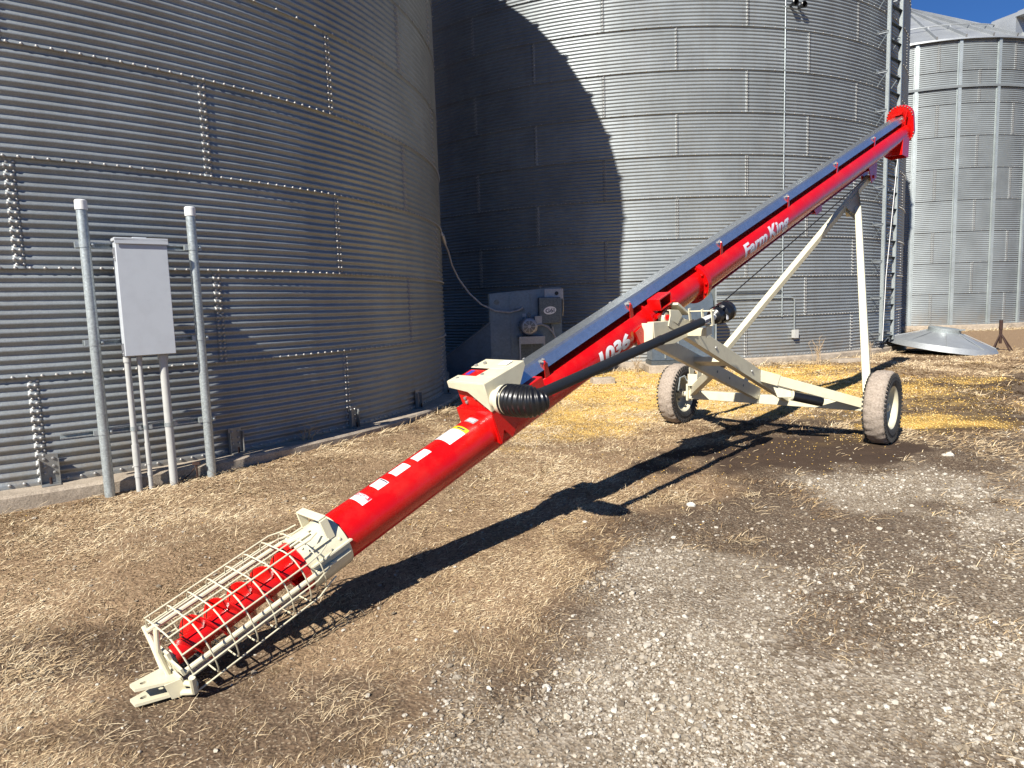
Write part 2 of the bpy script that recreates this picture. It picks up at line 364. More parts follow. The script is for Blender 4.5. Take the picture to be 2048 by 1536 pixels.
def axis_coords(lo, hi, d, reach, g=1.16):
    c = list(np.arange(lo, hi + 1e-6, d)); s = d; p = hi
    while p < reach: s *= g; p += s; c.append(p)
    s = d; p = lo
    while p > -reach: s *= g; p -= s; c.insert(0, p)
    return np.array(c)
gx = axis_coords(-4.5, 9.0, .05, 1500); gy = axis_coords(1.2, 15.0, .05, 1500)
GX, GY = np.meshgrid(gx, gy)
GZ = np.where(np.hypot(GX, GY) < 45, surf_z(GX, GY), 0.1)
V = np.stack([GX, GY, GZ], -1).reshape(-1, 3)
nx, ny = len(gx), len(gy)
ii = (np.arange(ny - 1)[:, None] * nx + np.arange(nx - 1)[None, :]).ravel()
Fq = np.stack([ii, ii + 1, ii + nx + 1, ii + nx], 1)
def ground_mat():
    mt, t, b = new_mat('yard_ground'); p = pos(t)
    at = N(t, 'ShaderNodeAttribute', attribute_name='zone'); sp = N(t, 'ShaderNodeSeparateColor'); t.links.new(at.outputs['Color'], sp.inputs[0])
    G_, S_, C_ = sp.outputs
    W_ = at.outputs['Alpha']
    # thatch
    th = ramp(t, noise(t, 38, 8, 0.75, p, 1.0), [(0.30, (0.06, 0.036, 0.022)), (0.48, (0.235, 0.155, 0.09)), (0.70, (0.44, 0.32, 0.2))])
    # soil
    so = ramp(t, noise(t, 17, 8, 0.72, p), [(0.3, (0.055, 0.036, 0.024)), (0.55, (0.115, 0.078, 0.05)), (0.75, (0.19, 0.137, 0.09))])
    # gravel
    vo = N(t, 'ShaderNodeTexVoronoi'); vo.inputs['Scale'].default_value = 62; vo.inputs['Randomness'].default_value = 1; t.links.new(p, vo.inputs['Vector'])
    sc = N(t, 'ShaderNodeSeparateColor'); t.links.new(vo.outputs['Color'], sc.inputs[0])
    gs = ramp(t, sc.outputs[0], [(0.0, (0.12, 0.09, 0.06)), (0.5, (0.225, 0.18, 0.13)), (0.85, (0.36, 0.31, 0.245)), (1.0, (0.52, 0.47, 0.39))])
    fines = ramp(t, noise(t, 9, 8, 0.75, p), [(0.35, (0.155, 0.115, 0.075)), (0.7, (0.32, 0.255, 0.18))])
    big = ramp(t, noise(t, 1.1, 5, 0.65, p), [(0.44, 0.0), (0.60, 1.0)])
    v3 = N(t, 'ShaderNodeTexVoronoi'); v3.inputs['Scale'].default_value = 120; t.links.new(p, v3.inputs['Vector'])
    s3 = N(t, 'ShaderNodeSeparateColor'); t.links.new(v3.outputs['Color'], s3.inputs[0])
    chip = ramp(t, s3.outputs[0], [(0.66, 0.0), (0.72, 1.0)]); dark = ramp(t, s3.outputs[1], [(0.72, 1.0), (0.8, 0.45)])
    fines = mix_rgb(t, chip, fines, (0.40, 0.345, 0.27)); fines = mix_rgb(t, 1.0, fines, dark, 'MULTIPLY')
    so = mix_rgb(t, ramp(t, s3.outputs[2], [(0.86, 0.0), (0.9, 0.8)]), so, (0.36, 0.29, 0.2)); so = mix_rgb(t, 1.0, so, dark, 'MULTIPLY')
    gr = mix_rgb(t, big, fines, gs)
    # grain
    vc = N(t, 'ShaderNodeTexVoronoi'); vc.inputs['Scale'].default_value = 75; t.links.new(p, vc.inputs['Vector'])
    s2 = N(t, 'ShaderNodeSeparateColor'); t.links.new(vc.outputs['Color'], s2.inputs[0])
    cg = ramp(t, s2.outputs[0], [(0.0, (0.42, 0.22, 0.04)), (0.45, (0.74, 0.47, 0.11)), (1.0, (0.85, 0.62, 0.22))])
    c = mix_rgb(t, S_, th, so)
    c = mix_rgb(t, G_, c, gr)
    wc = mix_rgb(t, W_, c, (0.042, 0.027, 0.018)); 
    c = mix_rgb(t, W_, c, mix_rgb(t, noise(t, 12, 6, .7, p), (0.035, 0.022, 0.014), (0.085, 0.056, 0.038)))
    c = mix_rgb(t, C_, c, cg)
    t.links.new(c, b.inputs['Base Color']); b.inputs['Roughness'].default_value = 0.95; b.inputs['Specular IOR Level'].default_value = 0.2
    h = mix_rgb(t, 0.5, noise(t, 26, 8, 0.75, p), vo.outputs['Distance'])
    bump(t, b, h, 0.5, 0.025); return mt
M['ground'] = ground_mat()
me = np_mesh('ground', V, Fq, [M['ground']])
g, so, co, wet = zones(V[:, 0], V[:, 1])
far = np.hypot(V[:, 0], V[:, 1]) > 40
a = me.color_attributes.new('zone', 'FLOAT_COLOR', 'POINT')
a.data.foreach_set('color', np.stack([np.where(far, 0, g), np.where(far, .3, so), np.where(far, 0, co * .8), np.where(far, 0, wet)], 1).astype(np.float32).ravel())
go = bpy.data.objects.new('ground', me); COL.objects.link(go); go['kind'] = 'structure'

# ------------------------------------------------------------------ grain bins
def cyl(b, phi, rr, z):
    return Vector((b[0] + rr * math.cos(phi), b[1] + rr * math.sin(phi), z))
def bin_wall(name, b, rings, H, ncorr, seg, nang, amp, even, odd, step, sparse_from, view, mats, parent, dens=.0925, sparse=.237, double_to=99, bolt_r=.0125, seam_w=.075):
    cx, cy, r, z0 = b
    rows = []
    for k in range(rings):
        for i in range(ncorr * seg + 1):
            fr = i / (ncorr * seg)
            rows.append((r + amp * math.cos(2 * math.pi * fr * ncorr) + .0035 * (1 - fr), z0 + (k + fr) * H - (.012 if i == 0 and k else 0)))
    rows.insert(0, (r + .012, z0 - .03))
    rows = np.array(rows); ph = np.arange(nang) / nang * 2 * np.pi
    V = np.stack([cx + rows[:, 0:1] * np.cos(ph), cy + rows[:, 0:1] * np.sin(ph), np.repeat(rows[:, 1:2], nang, 1)], -1).reshape(-1, 3)
    n = len(rows); i = np.arange(n - 1)[:, None] * nang; j = np.arange(nang)[None, :]; j2 = (j + 1) % nang
    F = np.stack([i + j, i + j2, i + nang + j2, i + nang + j], -1).reshape(-1, 4)
    Vs, Fs, Ms = [V], [F], [np.zeros(len(F), int)]; off = len(V)
    # vertical laps: the sheet edge stands a few mm proud
    bolts = []
    a0, a1 = view
    for k in range(rings):
        base = even if k % 2 == 0 else odd
        for q in range(-12, 13):
            pc = R_(base + q * step)
            if not (a0 < math.degrees(pc) < a1): continue
            nf = ncorr * seg; hw = seam_w / 2 / r
            fr = np.linspace(0.0, 1.0, nf + 1); rad = r + amp * np.cos(2 * np.pi * fr * ncorr) + .0035 * (1 - fr) + .003
            zz = z0 + (k + fr) * H
            cols = []
            for (dp, dr) in ((-hw, -.006), (-hw, 0), (-hw / 3, 0), (hw / 3, 0), (hw, 0), (hw, -.006)):
                p_ = pc + dp; cols.append(np.stack([cx + (rad + dr) * math.cos(p_), cy + (rad + dr) * math.sin(p_), zz], -1))
            sv = np.stack(cols, 1).reshape(-1, 3); m_ = 6
            i3 = np.arange(nf)[:, None] * m_; j3 = np.arange(m_ - 1)[None, :]
            sf = np.stack([i3 + j3, i3 + j3 + 1, i3 + m_ + j3 + 1, i3 + m_ + j3], -1).reshape(-1, 4) + off
            Vs.append(sv); Fs.append(sf); Ms.append(np.where(np.arange(len(sf)) % 5 == 4, len(mats) - 1 if len(mats) > 2 else 0, 0)); off += len(sv)
            for i4 in range(1, 2 * ncorr):
                f4 = i4 / (2 * ncorr); z = z0 + (k + f4) * H
                rr = r + amp * math.cos(2 * math.pi * f4 * ncorr) + .0035 * (1 - f4) + .003
                for c4 in ((-.35, .35) if k <= double_to else (0,)):
                    jit = .12 if i4 % 2 else -.12
                    bolts.append((pc + (c4 + jit) * 2 * hw * .8, rr, z))
        dphi = (dens if k < sparse_from else sparse) / r
        p_ = R_(a0)
        while p_ < R_(a1):
            bolts.append((p_, r + amp + .0035, z0 + k * H + .004)); p_ += dphi
    # bolts: one template, instanced by numpy
    br, bh = bolt_r, bolt_r * .95; nb = 8
    tv = [(-.003, br * .95)] + [(bh * .5, br)] + [(bh * .9, br * .62)]
    an = np.arange(nb) / nb * 2 * np.pi
    T = np.concatenate([np.stack([np.full(nb, d), rr * np.cos(an), rr * np.sin(an)], -1) for d, rr in tv] + [np.array([[bh, 0, 0]])])
    TF = [(i * nb + j, i * nb + (j + 1) % nb, (i + 1) * nb + (j + 1) % nb, (i + 1) * nb + j) for i in range(2) for j in range(nb)]
    TF += [(2 * nb + j, 2 * nb + (j + 1) % nb, 3 * nb, 3 * nb) for j in range(nb)]
    TFq = np.array([t for t in TF if len(set(t)) == 4]); TFt = np.array([t[:3] for t in TF if len(set(t)) == 3])
    B_ = np.array(bolts); c_, s_ = np.cos(B_[:, 0]), np.sin(B_[:, 0])
    rad = B_[:, 1][:, None] + T[None, :, 0]; tan = T[None, :, 1]
    bv = np.stack([cx + rad * c_[:, None] - tan * s_[:, None], cy + rad * s_[:, None] + tan * c_[:, None], B_[:, 2][:, None] + T[None, :, 2]], -1).reshape(-1, 3)
    o_ = off + np.arange(len(B_))[:, None, None] * len(T)
    bq = (TFq[None] + o_).reshape(-1, 4); bt = (TFt[None] + o_).reshape(-1, 3)
    bt4 = None
    Vs.append(bv); Fs.append(bq); Ms.append(np.ones(len(bq), int))
    V = np.concatenate(Vs); F = np.concatenate(Fs); mi = np.concatenate(Ms)
    # mixed quads and triangles
    me = bpy.data.meshes.new(name)
    org = np.array(ROOT[parent.name]); V = (V - org).astype(np.float32)
    loops = np.concatenate([F.ravel(), bt.ravel()]).astype(np.int32)
    tot = np.concatenate([np.full(len(F), 4), np.full(len(bt), 3)]).astype(np.int32)
    me.vertices.add(len(V)); me.vertices.foreach_set('co', V.ravel())
    me.loops.add(len(loops)); me.loops.foreach_set('vertex_index', loops)
    me.polygons.add(len(tot)); me.polygons.foreach_set('loop_start', np.concatenate([[0], np.cumsum(tot)[:-1]]).astype(np.int32)); me.polygons.foreach_set('loop_total', tot)
    me.polygons.foreach_set('material_index', np.concatenate([mi, np.ones(len(bt), int)]).astype(np.int32))
    me.polygons.foreach_set('use_smooth', np.ones(len(tot), bool))
    for mm in mats: me.materials.append(mm)
    me.update(calc_edges=True)
    kk = np.clip(((rows[:, 1] - z0) / H).astype(int), 0, rings - 1)[:, None]; ofs = np.where(kk % 2 == 0, even, odd)
    ids = (np.floor((np.degrees(ph)[None, :] - ofs + 720) / step).astype(int) * 31 + kk * 17) % 997
    tone = np.random.default_rng(int(abs(cx) * 100)).random(997)[ids].ravel()
    tone = np.concatenate([tone, np.full(len(V) - len(tone), .5)])
    at = me.color_attributes.new('tint', 'FLOAT_COLOR', 'POINT'); at.data.foreach_set('color', np.stack([tone, tone, tone, np.ones_like(tone)], 1).astype(np.float32).ravel())
    o = bpy.data.objects.new(name, me); COL.objects.link(o); o.parent = parent; ROOT[o.name] = Vector(org); return o
def bin_roof(b, ze, nrib, parent, slope=30, over=.08, rise_to=.35):
    cx, cy, r, z0 = b; mb = MB(); re = r + over; rt = rise_to; zt = ze + (re - rt) * math.tan(R_(slope))
    mb.lathe((cx, cy, ze), (0, 0, 1), [(-.06, re + .005), (0, re), (zt - ze, rt), (zt - ze + .12, rt), (zt - ze + .2, .02)], nrib * 2)
    roof = obj('roof', mb, M['roof'], parent, ang=12)
    rb = MB()
    for k in range(nrib):
        p_ = 2 * math.pi * (k + .27) / nrib
        a_ = cyl(b, p_, re + .02, ze + .03); c_ = cyl(b, p_, rt, zt + .03); nrm = (c_ - a_)
        rb.beam(a_, c_, .05, .11, (0, 0, 1))
    obj('roof_rib', rb, M['roof'], roof, ang=20)
    return roof, re, zt
def foundation(b, rf, zt, zb, parent):
    mb = MB(); mb.lathe((b[0], b[1], 0), (0, 0, 1), [(zb, rf + .015), (zt - .02, rf), (zt, rf - .02), (zt, b[2] - .3)], 128)
    return obj('foundation', mb, M['concrete'], parent, ang=30)

bin1 = thing('grain_bin', (B1[0], B1[1], 0), 'big corrugated steel grain bin filling the left side, electrical cabinet standing in front of it', 'grain bin', 'corrugated grain bins')
bin_wall('wall', B1, 12, .8128, 12, 8, 176, .0108, -54.0, -41.14, 25.714, 5, (-100, 40), [M['galv_wall'], M['bolt'], M['rust_edge']], bin1)
bin_roof(B1, B1[3] + 11.85 * .8128, 42, bin1)
foundation(B1, B1[2] + .245, .232, -.2, bin1)
for q in range(-3, 8):
    mb = MB(); pc = R_(-54 + q * 12.857 + .4)
    if not -95 < math.degrees(pc) < 20: continue
    t_ = Vector((-math.sin(pc), math.cos(pc), 0)); n_ = Vector((math.cos(pc), math.sin(pc), 0)); c0 = cyl(B1, pc, B1[2] + .022, .232)
    mb.box(c0 + Vector((0, 0, .12)), t_ * .062, n_ * .003, (0, 0, .115))
    for k in (-1, 1): mb.box(c0 + t_ * .062 * k + n_ * .02 + Vector((0, 0, .1)), t_ * .003, n_ * .022, (0, 0, .095))
    mb.box(c0 + n_ * .05 + Vector((0, 0, .006)), t_ * .062, n_ * .05, (0, 0, .004))
    mb.tube([c0 + n_ * .055 + Vector((0, 0, .0)), c0 + n_ * .055 + Vector((0, 0, .06))], .01, 8, 1)
    for zz in (.09, .14, .2):
        for k in (-.03, .03): mb.dome(c0 + t_ * k + n_ * .003 + Vector((0, 0, zz)), n_, .012, .012, 2)
    obj('anchor_bracket', mb, [M['galv_wall'], M['rust'], M['bolt']], bin1)

bin2 = thing('grain_bin', (B2[0], B2[1], 0), 'tall grain bin in the middle, half in shadow, ladder up its right side', 'grain bin', 'corrugated grain bins')
bin_wall('wall', B2, 13, .8128, 12, 6, 190, .0118, -102.3 + 0.0, -91.45, 21.75, 5, (-150, 10), [M['galv_wall'], M['bolt']], bin2, double_to=4, bolt_r=.0125, seam_w=.07, dens=.0925, sparse=.237)
bin_roof(B2, B2[3] + 13 * .8128, 48, bin2)
foundation(B2, B2[2] + .16, .275, -.2, bin2)

bin3 = thing('grain_bin', (B3[0], B3[1], 0), 'smaller bright grain bin with vertical stiffener posts and grey cone roof at the far right', 'grain bin', 'corrugated grain bins')
bin_wall('wall', B3, 9, 1.0815, 16, 6, 160, .0120, -106.0, -91.0, 30.0, 0, (-185, -20), [M['galv_bright'], M['bolt']], bin3, bolt_r=.013, seam_w=.1, double_to=99)
EAVE3 = B3[3] + 9 * 1.0815 - .04
roof3, re3, zt3 = bin_roof(B3, EAVE3, 36, bin3, 30, .12)
foundation(B3, B3[2] + .22, .334, -.1, bin3)
base3 = math.atan2(-B3[1], -B3[0])
for q in range(24):
    pc = base3 + .099 + q * math.pi / 12; t_ = Vector((-math.sin(pc), math.cos(pc), 0)); n_ = Vector((math.cos(pc), math.sin(pc), 0))
    mb = MB()
    for (za, zb) in ((.34, B3[3] + 7.5 * 1.0815 - .02), (B3[3] + 7.5 * 1.0815 + .04, EAVE3 - .05)):
        c0 = cyl(B3, pc, B3[2], 0); hz = (zb - za) / 2; zm = (za + zb) / 2
        mb.box(c0 + n_ * .062 + Vector((0, 0, zm)), t_ * .045, n_ * .002, (0, 0, hz))
        for k in (-1, 1):
            mb.box(c0 + t_ * .05 * k + n_ * .037 + Vector((0, 0, zm)), t_ * .002, n_ * .026, (0, 0, hz))
            mb.box(c0 + t_ * .066 * k + n_ * .013 + Vector((0, 0, zm)), t_ * .016, n_ * .002, (0, 0, hz))
        nb = int((zb - za) / .21)
        for i in range(nb):
            mb.dome(c0 + n_ * .065 + Vector((0, 0, za + .1 + i * .21)), n_, .011, .01, 1, 6)
    obj('stiffener', mb, [M['galv_pipe'], M['bolt']], bin3)
mb = MB(); zr = B3[3] + 7.5 * 1.0815
mb.lathe((B3[0], B3[1], zr), (0, 0, 1), [(-.035, B3[2] + .02), (-.04, B3[2] + .075), (.03, B3[2] + .085), (.045, B3[2] + .05), (.04, B3[2] + .02)], 120)
obj('wind_ring', mb, M['galv_wall'], bin3)
mb = MB(); rr = re3 - 1.15; zz = EAVE3 + 1.15 * math.tan(R_(30)) + .16
mb.tube([cyl(B3, 2 * math.pi * k / 72, rr, zz) for k in range(72)], .022, 8, closed=True)
for k in range(36):
    p_ = 2 * math.pi * (k + .27) / 36; mb.beam(cyl(B3, p_, rr + .1, zz - .2), cyl(B3, p_, rr, zz), .05, .012)
obj('roof_ring', mb, M['roof'], roof3)
mb = MB(); pv = R_(-67); c0 = cyl(B3, pv, re3 - .9, EAVE3 + .7); out = Vector((math.cos(pv), math.sin(pv), 0)); tt = Vector((-out.y, out.x, 0))
prof = [(-.42, -.45), (-.42, .1), (-.3, .3), (0, .42), (.3, .3), (.42, .1), (.42, -.45)]
mb.prism([c0 + tt * a_ + Vector((0, 0, b_)) for a_, b_ in prof], out * .9)
mb.prism([c0 + out * .62 + tt * a_ * 1.05 + Vector((0, 0, b_ * 1.02 + .02)) for a_, b_ in prof[1:-1]], out * .38)
obj('roof_vent', mb, M['roof'], roof3)

# ladder, conduits of the middle bin
lad = MB(); pa, pb = R_(-52.3), R_(-47.6); rl = B2[2] + .2
la = obj('ladder', MB().add([(B2[0] + rl * math.cos(pa), B2[1] + rl * math.sin(pa), .3)] * 3, [(0, 1, 2)]), M['galv_pipe'], bin2) if False else None
ladder = bpy.data.objects.new('ladder', None); COL.objects.link(ladder); ladder.parent = bin2; ROOT[ladder.name] = ROOT[bin2.name]
top2 = B2[3] + 13 * .8128
for pc in (pa, pb):
    mb = MB(); n_ = Vector((math.cos(pc), math.sin(pc), 0)); t_ = Vector((-n_.y, n_.x, 0)); c0 = cyl(B2, pc, rl, 0); zm, hz = (top2 + .33) / 2 + .12, (top2 - .33) / 2
    mb.box(c0 + Vector((0, 0, zm)), t_ * .0025, n_ * .034, (0, 0, hz)); 
    mb.box(c0 + n_ * .033 + t_ * .022 + Vector((0, 0, zm)), t_ * .022, n_ * .0025, (0, 0, hz))
    obj('rail', mb, [M['galv_pipe'], M['steel_dark']], ladder)
c_a, c_b = cyl(B2, pa, rl, 0), cyl(B2, pb, rl, 0); td = (c_b - c_a); nn = Vector((math.cos((pa + pb) / 2), math.sin((pa + pb) / 2), 0))
z = .55
while z < top2 - .1:
    mb = MB(); mb.box((c_a + c_b) / 2 + Vector((0, 0, z)), td / 2 - td.normalized() * .002, nn * .03, (0, 0, .004))
    mb.box((c_a + c_b) / 2 + Vector((0, 0, z - .018)) - nn * .028, td / 2 - td.normalized() * .002, nn * .003, (0, 0, .018))
    for (e_, sg) in ((c_a, 1), (c_b, -1)):
        q_ = e_ + td.normalized() * .006 * sg
        mb.prism([q_ + nn * .03 + Vector((0, 0, z - .005)), q_ - nn * .03 + Vector((0, 0, z - .005)), q_ - nn * .03 + Vector((0, 0, z - .14))], td.normalized() * .004)
    obj('rung', mb, M['steel_dark'], ladder); z += .356
z = .62
while z < top2:
    for pc in (pa, pb):
        mb = MB(); n_ = Vector((math.cos(pc), math.sin(pc), 0)); t_ = Vector((-n_.y, n_.x, 0))
        e = cyl(B2, pc, rl, z); w_ = cyl(B2, pc - .005, B2[2] + .01, z)
        mb.beam(w_, e, .04, .006); mb.beam(w_ + Vector((0, 0, -.02)), e + Vector((0, 0, -.02)), .006, .034)
        mb.beam(cyl(B2, pc - .004, B2[2] + .005, z - .3), e - Vector((0, 0, .02)), .008, .016, mi=1)
        mb.box(w_ + Vector((0, 0, 0)), t_ * .05, n_ * .004, (0, 0, .045))
        obj('ladder_standoff', mb, [M['galv_wall'], M['steel_dark']], ladder)
    z += .8128
mb = MB(); pc = R_(-44.8); mb.tube([cyl(B2, pc, rl - .1, .35), cyl(B2, pc, rl - .1, top2)], .009, 6)
mb.tube([cyl(B2, pa - .0, rl + .05, .45), cyl(B2, pa + .01, rl + .055, 1.9), cyl(B2, pb, rl + .06, 5.2)], .007, 6)
obj('lifeline_cord', mb, M['cap'], bin2)
mb = MB(); rc = B2[2] + .03
def arc(z, a, b_, n=10, r=rc): return [cyl(B2, R_(a + (b_ - a) * k / n), r, z) for k in range(n + 1)]
mb.tube([cyl(B2, R_(-74.35), rc, 1.1), cyl(B2, R_(-74.35), rc, top2)], .013, 8)
for k in range(26): mb.tube([cyl(B2, R_(-74.35), rc - .02, 1.2 + k * .4), cyl(B2, R_(-74.35), rc + .018, 1.2 + k * .4)], .018, 6)
obj('conduit', mb, M['galv_pipe'], bin2)
mb = MB(); p1 = arc(1.49, -95, -72.8, 14); cr = cyl(B2, R_(-72.0), rc, 1.49)
mb.tube(p1 + [cyl(B2, R_(-72.25), rc, 1.475), cyl(B2, R_(-72.02), rc, 1.43)] + [cyl(B2, R_(-72.0), rc, .82)], .015, 8)
obj('conduit', mb, M['galv_pipe'], bin2)
mb = MB(); mb.tube(arc(1.62, -95, -74.4, 14), .011, 8); obj('conduit', mb, M['steel_dark'], bin2)
mb = MB(); n_ = Vector((math.cos(R_(-72)), math.sin(R_(-72)), 0)); t_ = Vector((-n_.y, n_.x, 0))
mb.box(cyl(B2, R_(-72), B2[2] + .05, .73), t_ * .05, n_ * .045, (0, 0, .085)); mb.box(cyl(B2, R_(-72), B2[2] + .1, .73), t_ * .054, n_ * .006, (0, 0, .089))
obj('junction_box', mb, M['pvc'], bin2, bevel=.004)
mb = MB()
for zc, ph in ((7.24, -73.4), (7.22, -71.9)):
    c0 = cyl(B2, R_(ph), B2[2] + .06, zc); mb.lathe(c0, cyl(B2, R_(ph), 2, 0) - cyl(B2, R_(ph), 1, 0), [(-.05, .03), (0, .03), (.12, .07), (.13, .06)], 12)
obj('light_fitting', mb, M['black_plastic'], bin2)

# ------------------------------------------------------------------ the auger
AP = Vector((-.27312, 4.0, -.79954 + CAM_H)); AD = Vector((.65089741, .68041377, .33670413)); AS = Vector((.72260639, -.69125972, 0)); AV = Vector((-.23275, -.24330455, .9416105))
def A(u, s, v): return AP + AD * u + AS * s + AV * v
ZUP = Vector((0, 0, 1))
auger = thing('grain_auger', (2.81, 7.38, .03), 'long red portable grain auger on a two-wheeled cream undercarriage, intake end on the ground', 'grain auger')
TR = .13
mb = MB(); mb.lathe(AP, AD, [(-1.24, TR - .006), (-1.24, TR), (9.38, TR), (9.38, TR - .006), (-1.24, TR - .006)], 64, ref=AV)
tube = obj('auger_tube', mb, M['red'], auger, ang=40)
mb = MB(); mb.lathe(AP, AD, [(2.80, TR + .001), (2.80, .175), (2.828, .175), (2.828, TR + .001)], 48, ref=AV); mb.lathe(AP, AD, [(2.832, TR + .001), (2.832, .175), (2.86, .175), (2.86, TR + .001)], 48, ref=AV)
for k in range(12):
    a_ = 2 * math.pi * k / 12; o_ = A(2.80, .155 * math.sin(a_), .155 * math.cos(a_)); mb.lathe(o_, -AD, [(0, .012), (.012, .012), (.016, .002)], 6); mb.lathe(A(2.86, .155 * math.sin(a_), .155 * math.cos(a_)), AD, [(0, .012), (.014, .012), (.016, .002)], 6)
mb.prism([A(2.815, -.04, .16), A(2.815, .06, .16), A(2.815, .06, .235), A(2.815, -.04, .235)], AD * .01)
obj('tube_flange', mb, M['red'], auger)
# bottom track rail
mb = MB(); mb.box(A(5.45, 0, -TR - .008), AD * 2.5, AS * .02, AV * .012); mb.box(A(5.45, 0, -TR - .022), AD * 2.5, AS * .038, AV * .003)
obj('trolley_rail', mb, M['red'], auger)
# flighting
mb = MB(); mb.tube([A(-1.84, 0, 0), A(-.9, 0, 0)], .048, 20)
for ph0 in (0, math.pi):
    n = 150; vs = []
    for i in range(n + 1):
        u = -1.82 + .95 * i / n; a_ = ph0 + 2 * math.pi * (u + 1.82) / .23 ; ro = .108 * min(1, .45 + (u + 1.82) / .06)
        for (rr, du) in ((.046, -.004), (ro, -.004), (ro, .004), (.046, .004)): vs.append(A(u + du, rr * math.sin(a_), rr * math.cos(a_)))
    mb.add(vs, [(4 * i + j, 4 * i + (j + 1) % 4, 4 * i + 4 + (j + 1) % 4, 4 * i + 4 + j) for i in range(n) for j in range(4)])
flight = obj('flighting', mb, M['red'], auger, ang=28)
# intake collar
mb = MB(); mb.lathe(AP, AD, [(-1.21, .132), (-1.21, .140), (-.985, .140), (-.985, .132)], 56, ref=AV)
for a_ in (R_(78), R_(-78)):
    for rr in (.146,):
        mb.box(A(-1.09, rr * math.sin(a_), rr * math.cos(a_)), AD * .115, AS * .004 * math.cos(a_) - AV * .004 * math.sin(a_) , (AS * math.sin(a_) + AV * math.cos(a_)) * .018)
for a_, u in ((R_(52), -1.12), (R_(20), -1.17)): mb.box(A(u, .145 * math.sin(a_), .145 * math.cos(a_)), AD * .055, (AS * math.cos(a_) - AV * math.sin(a_)) * .008, (AS * math.sin(a_) + AV * math.cos(a_)) * .006)
for k in range(7):
    a_ = R_(-70 + k * 27); mb.dome(A(-1.19 + .17 * (k % 2), .14 * math.sin(a_), .14 * math.cos(a_)), AS * math.sin(a_) + AV * math.cos(a_), .008, .007, 0, 6)
collar = obj('intake_collar', mb, M['cream'], auger, ang=35)
mb = MB(); up = AV
mb.box(A(-1.05, 0, .192), AD * .022, AS * .105, AV * .005)
for k in (-1, 1): mb.prism([A(-1.05, .1 * k, .187), A(-1.05, .11 * k, .187), A(-1.05, .12 * k, .08), A(-1.05, .105 * k, .09)], AD * .044)
obj('handle', mb, M['cream'], collar, bevel=.003)
# intake cage
sec = [(-.135, .155), (.135, .155), (.2, .09), (.207, -.01), (.15, -.12), (-.15, -.12), (-.207, -.01), (-.2, .09)]
def rsec(u, sc=1.0, rad=.045):
    out = []; k = len(sec)
    for i in range(k):
        a_, b_, c_ = Vector((*sec[i - 1], 0)), Vector((*sec[i], 0)), Vector((*sec[(i + 1) % k], 0))
        for t in (0, .5, 1):
            p0 = b_ + (a_ - b_).normalized() * rad; p2 = b_ + (c_ - b_).normalized() * rad
            q = p0 * (1 - t) ** 2 + b_ * 2 * t * (1 - t) + p2 * t * t; out.append(A(u, q.x * sc, q.y * sc))
    return out
def cage_pts(u, shrink):
    return [A(u, a_ * shrink, b_ * shrink) for a_, b_ in sec]
cage = bpy.data.objects.new('intake_cage', None); COL.objects.link(cage); cage.parent = auger; ROOT[cage.name] = ROOT[auger.name]
for i in range(8):
    u = -1.84 + i * .0945
    mb = MB(); mb.tube(rsec(u, 1.0 if i < 7 else .93), .0036, 6, closed=True); obj('cage_ring', mb, M['cream'], cage)
LW = [(-.135, .155), (-.05, .155), (.05, .155), (.135, .155), (.2, .09), (.207, -.01), (.15, -.12), (0, -.12), (-.15, -.12), (-.207, -.01), (-.2, .09)]
for a_, b_ in LW:
    mb = MB(); mb.tube([A(-1.845, a_, b_), A(-1.23, a_, b_), A(-1.15, a_ * .86, b_ * .9), A(-1.1, a_ * .72 , b_ * .92)], .0038, 6); obj('cage_wire', mb, M['cream'], cage)
for k, v0, v1 in ((-1, .09, .075), (1, -.012, -.02), (0, -.13, -.14)):
    mb = MB(); mb.tube([A(-1.86, .145 * k, v0), A(-1.0, .14 * k, v1)], .013, 10); obj('cage_bar', mb, M['cream'], cage)
mb = MB()
mb.tube([A(-1.85, -.19, .10), A(-1.86, -.15, .03), A(-1.885, -.07, -.07), A(-1.89, .0, -.115), A(-1.885, .08, -.125), A(-1.86, .17, -.1), A(-1.85, .2, -.02)], .014, 10)
mb.tube([A(-1.845, .0, .15), A(-1.88, .0, .06), A(-1.89, .005, -.1)], .012, 10)
mb.tube([A(-1.85, -.18, -.05), A(-1.87, 0, -.12), A(-1.85, .19, -.06)], .013, 10)
mb.box(A(-1.86, 0, 0), AD * .006, AS * .05, AV * .05); mb.lathe(A(-1.87, 0, 0), AD, [(0, .001), (0, .035), (.06, .035), (.06, .001)], 16)
mb.box(A(-1.862, 0, .0), AD * .005, AS * .16, AV * .016)
obj('end_frame', mb, M['cream'], cage)
mb = MB()
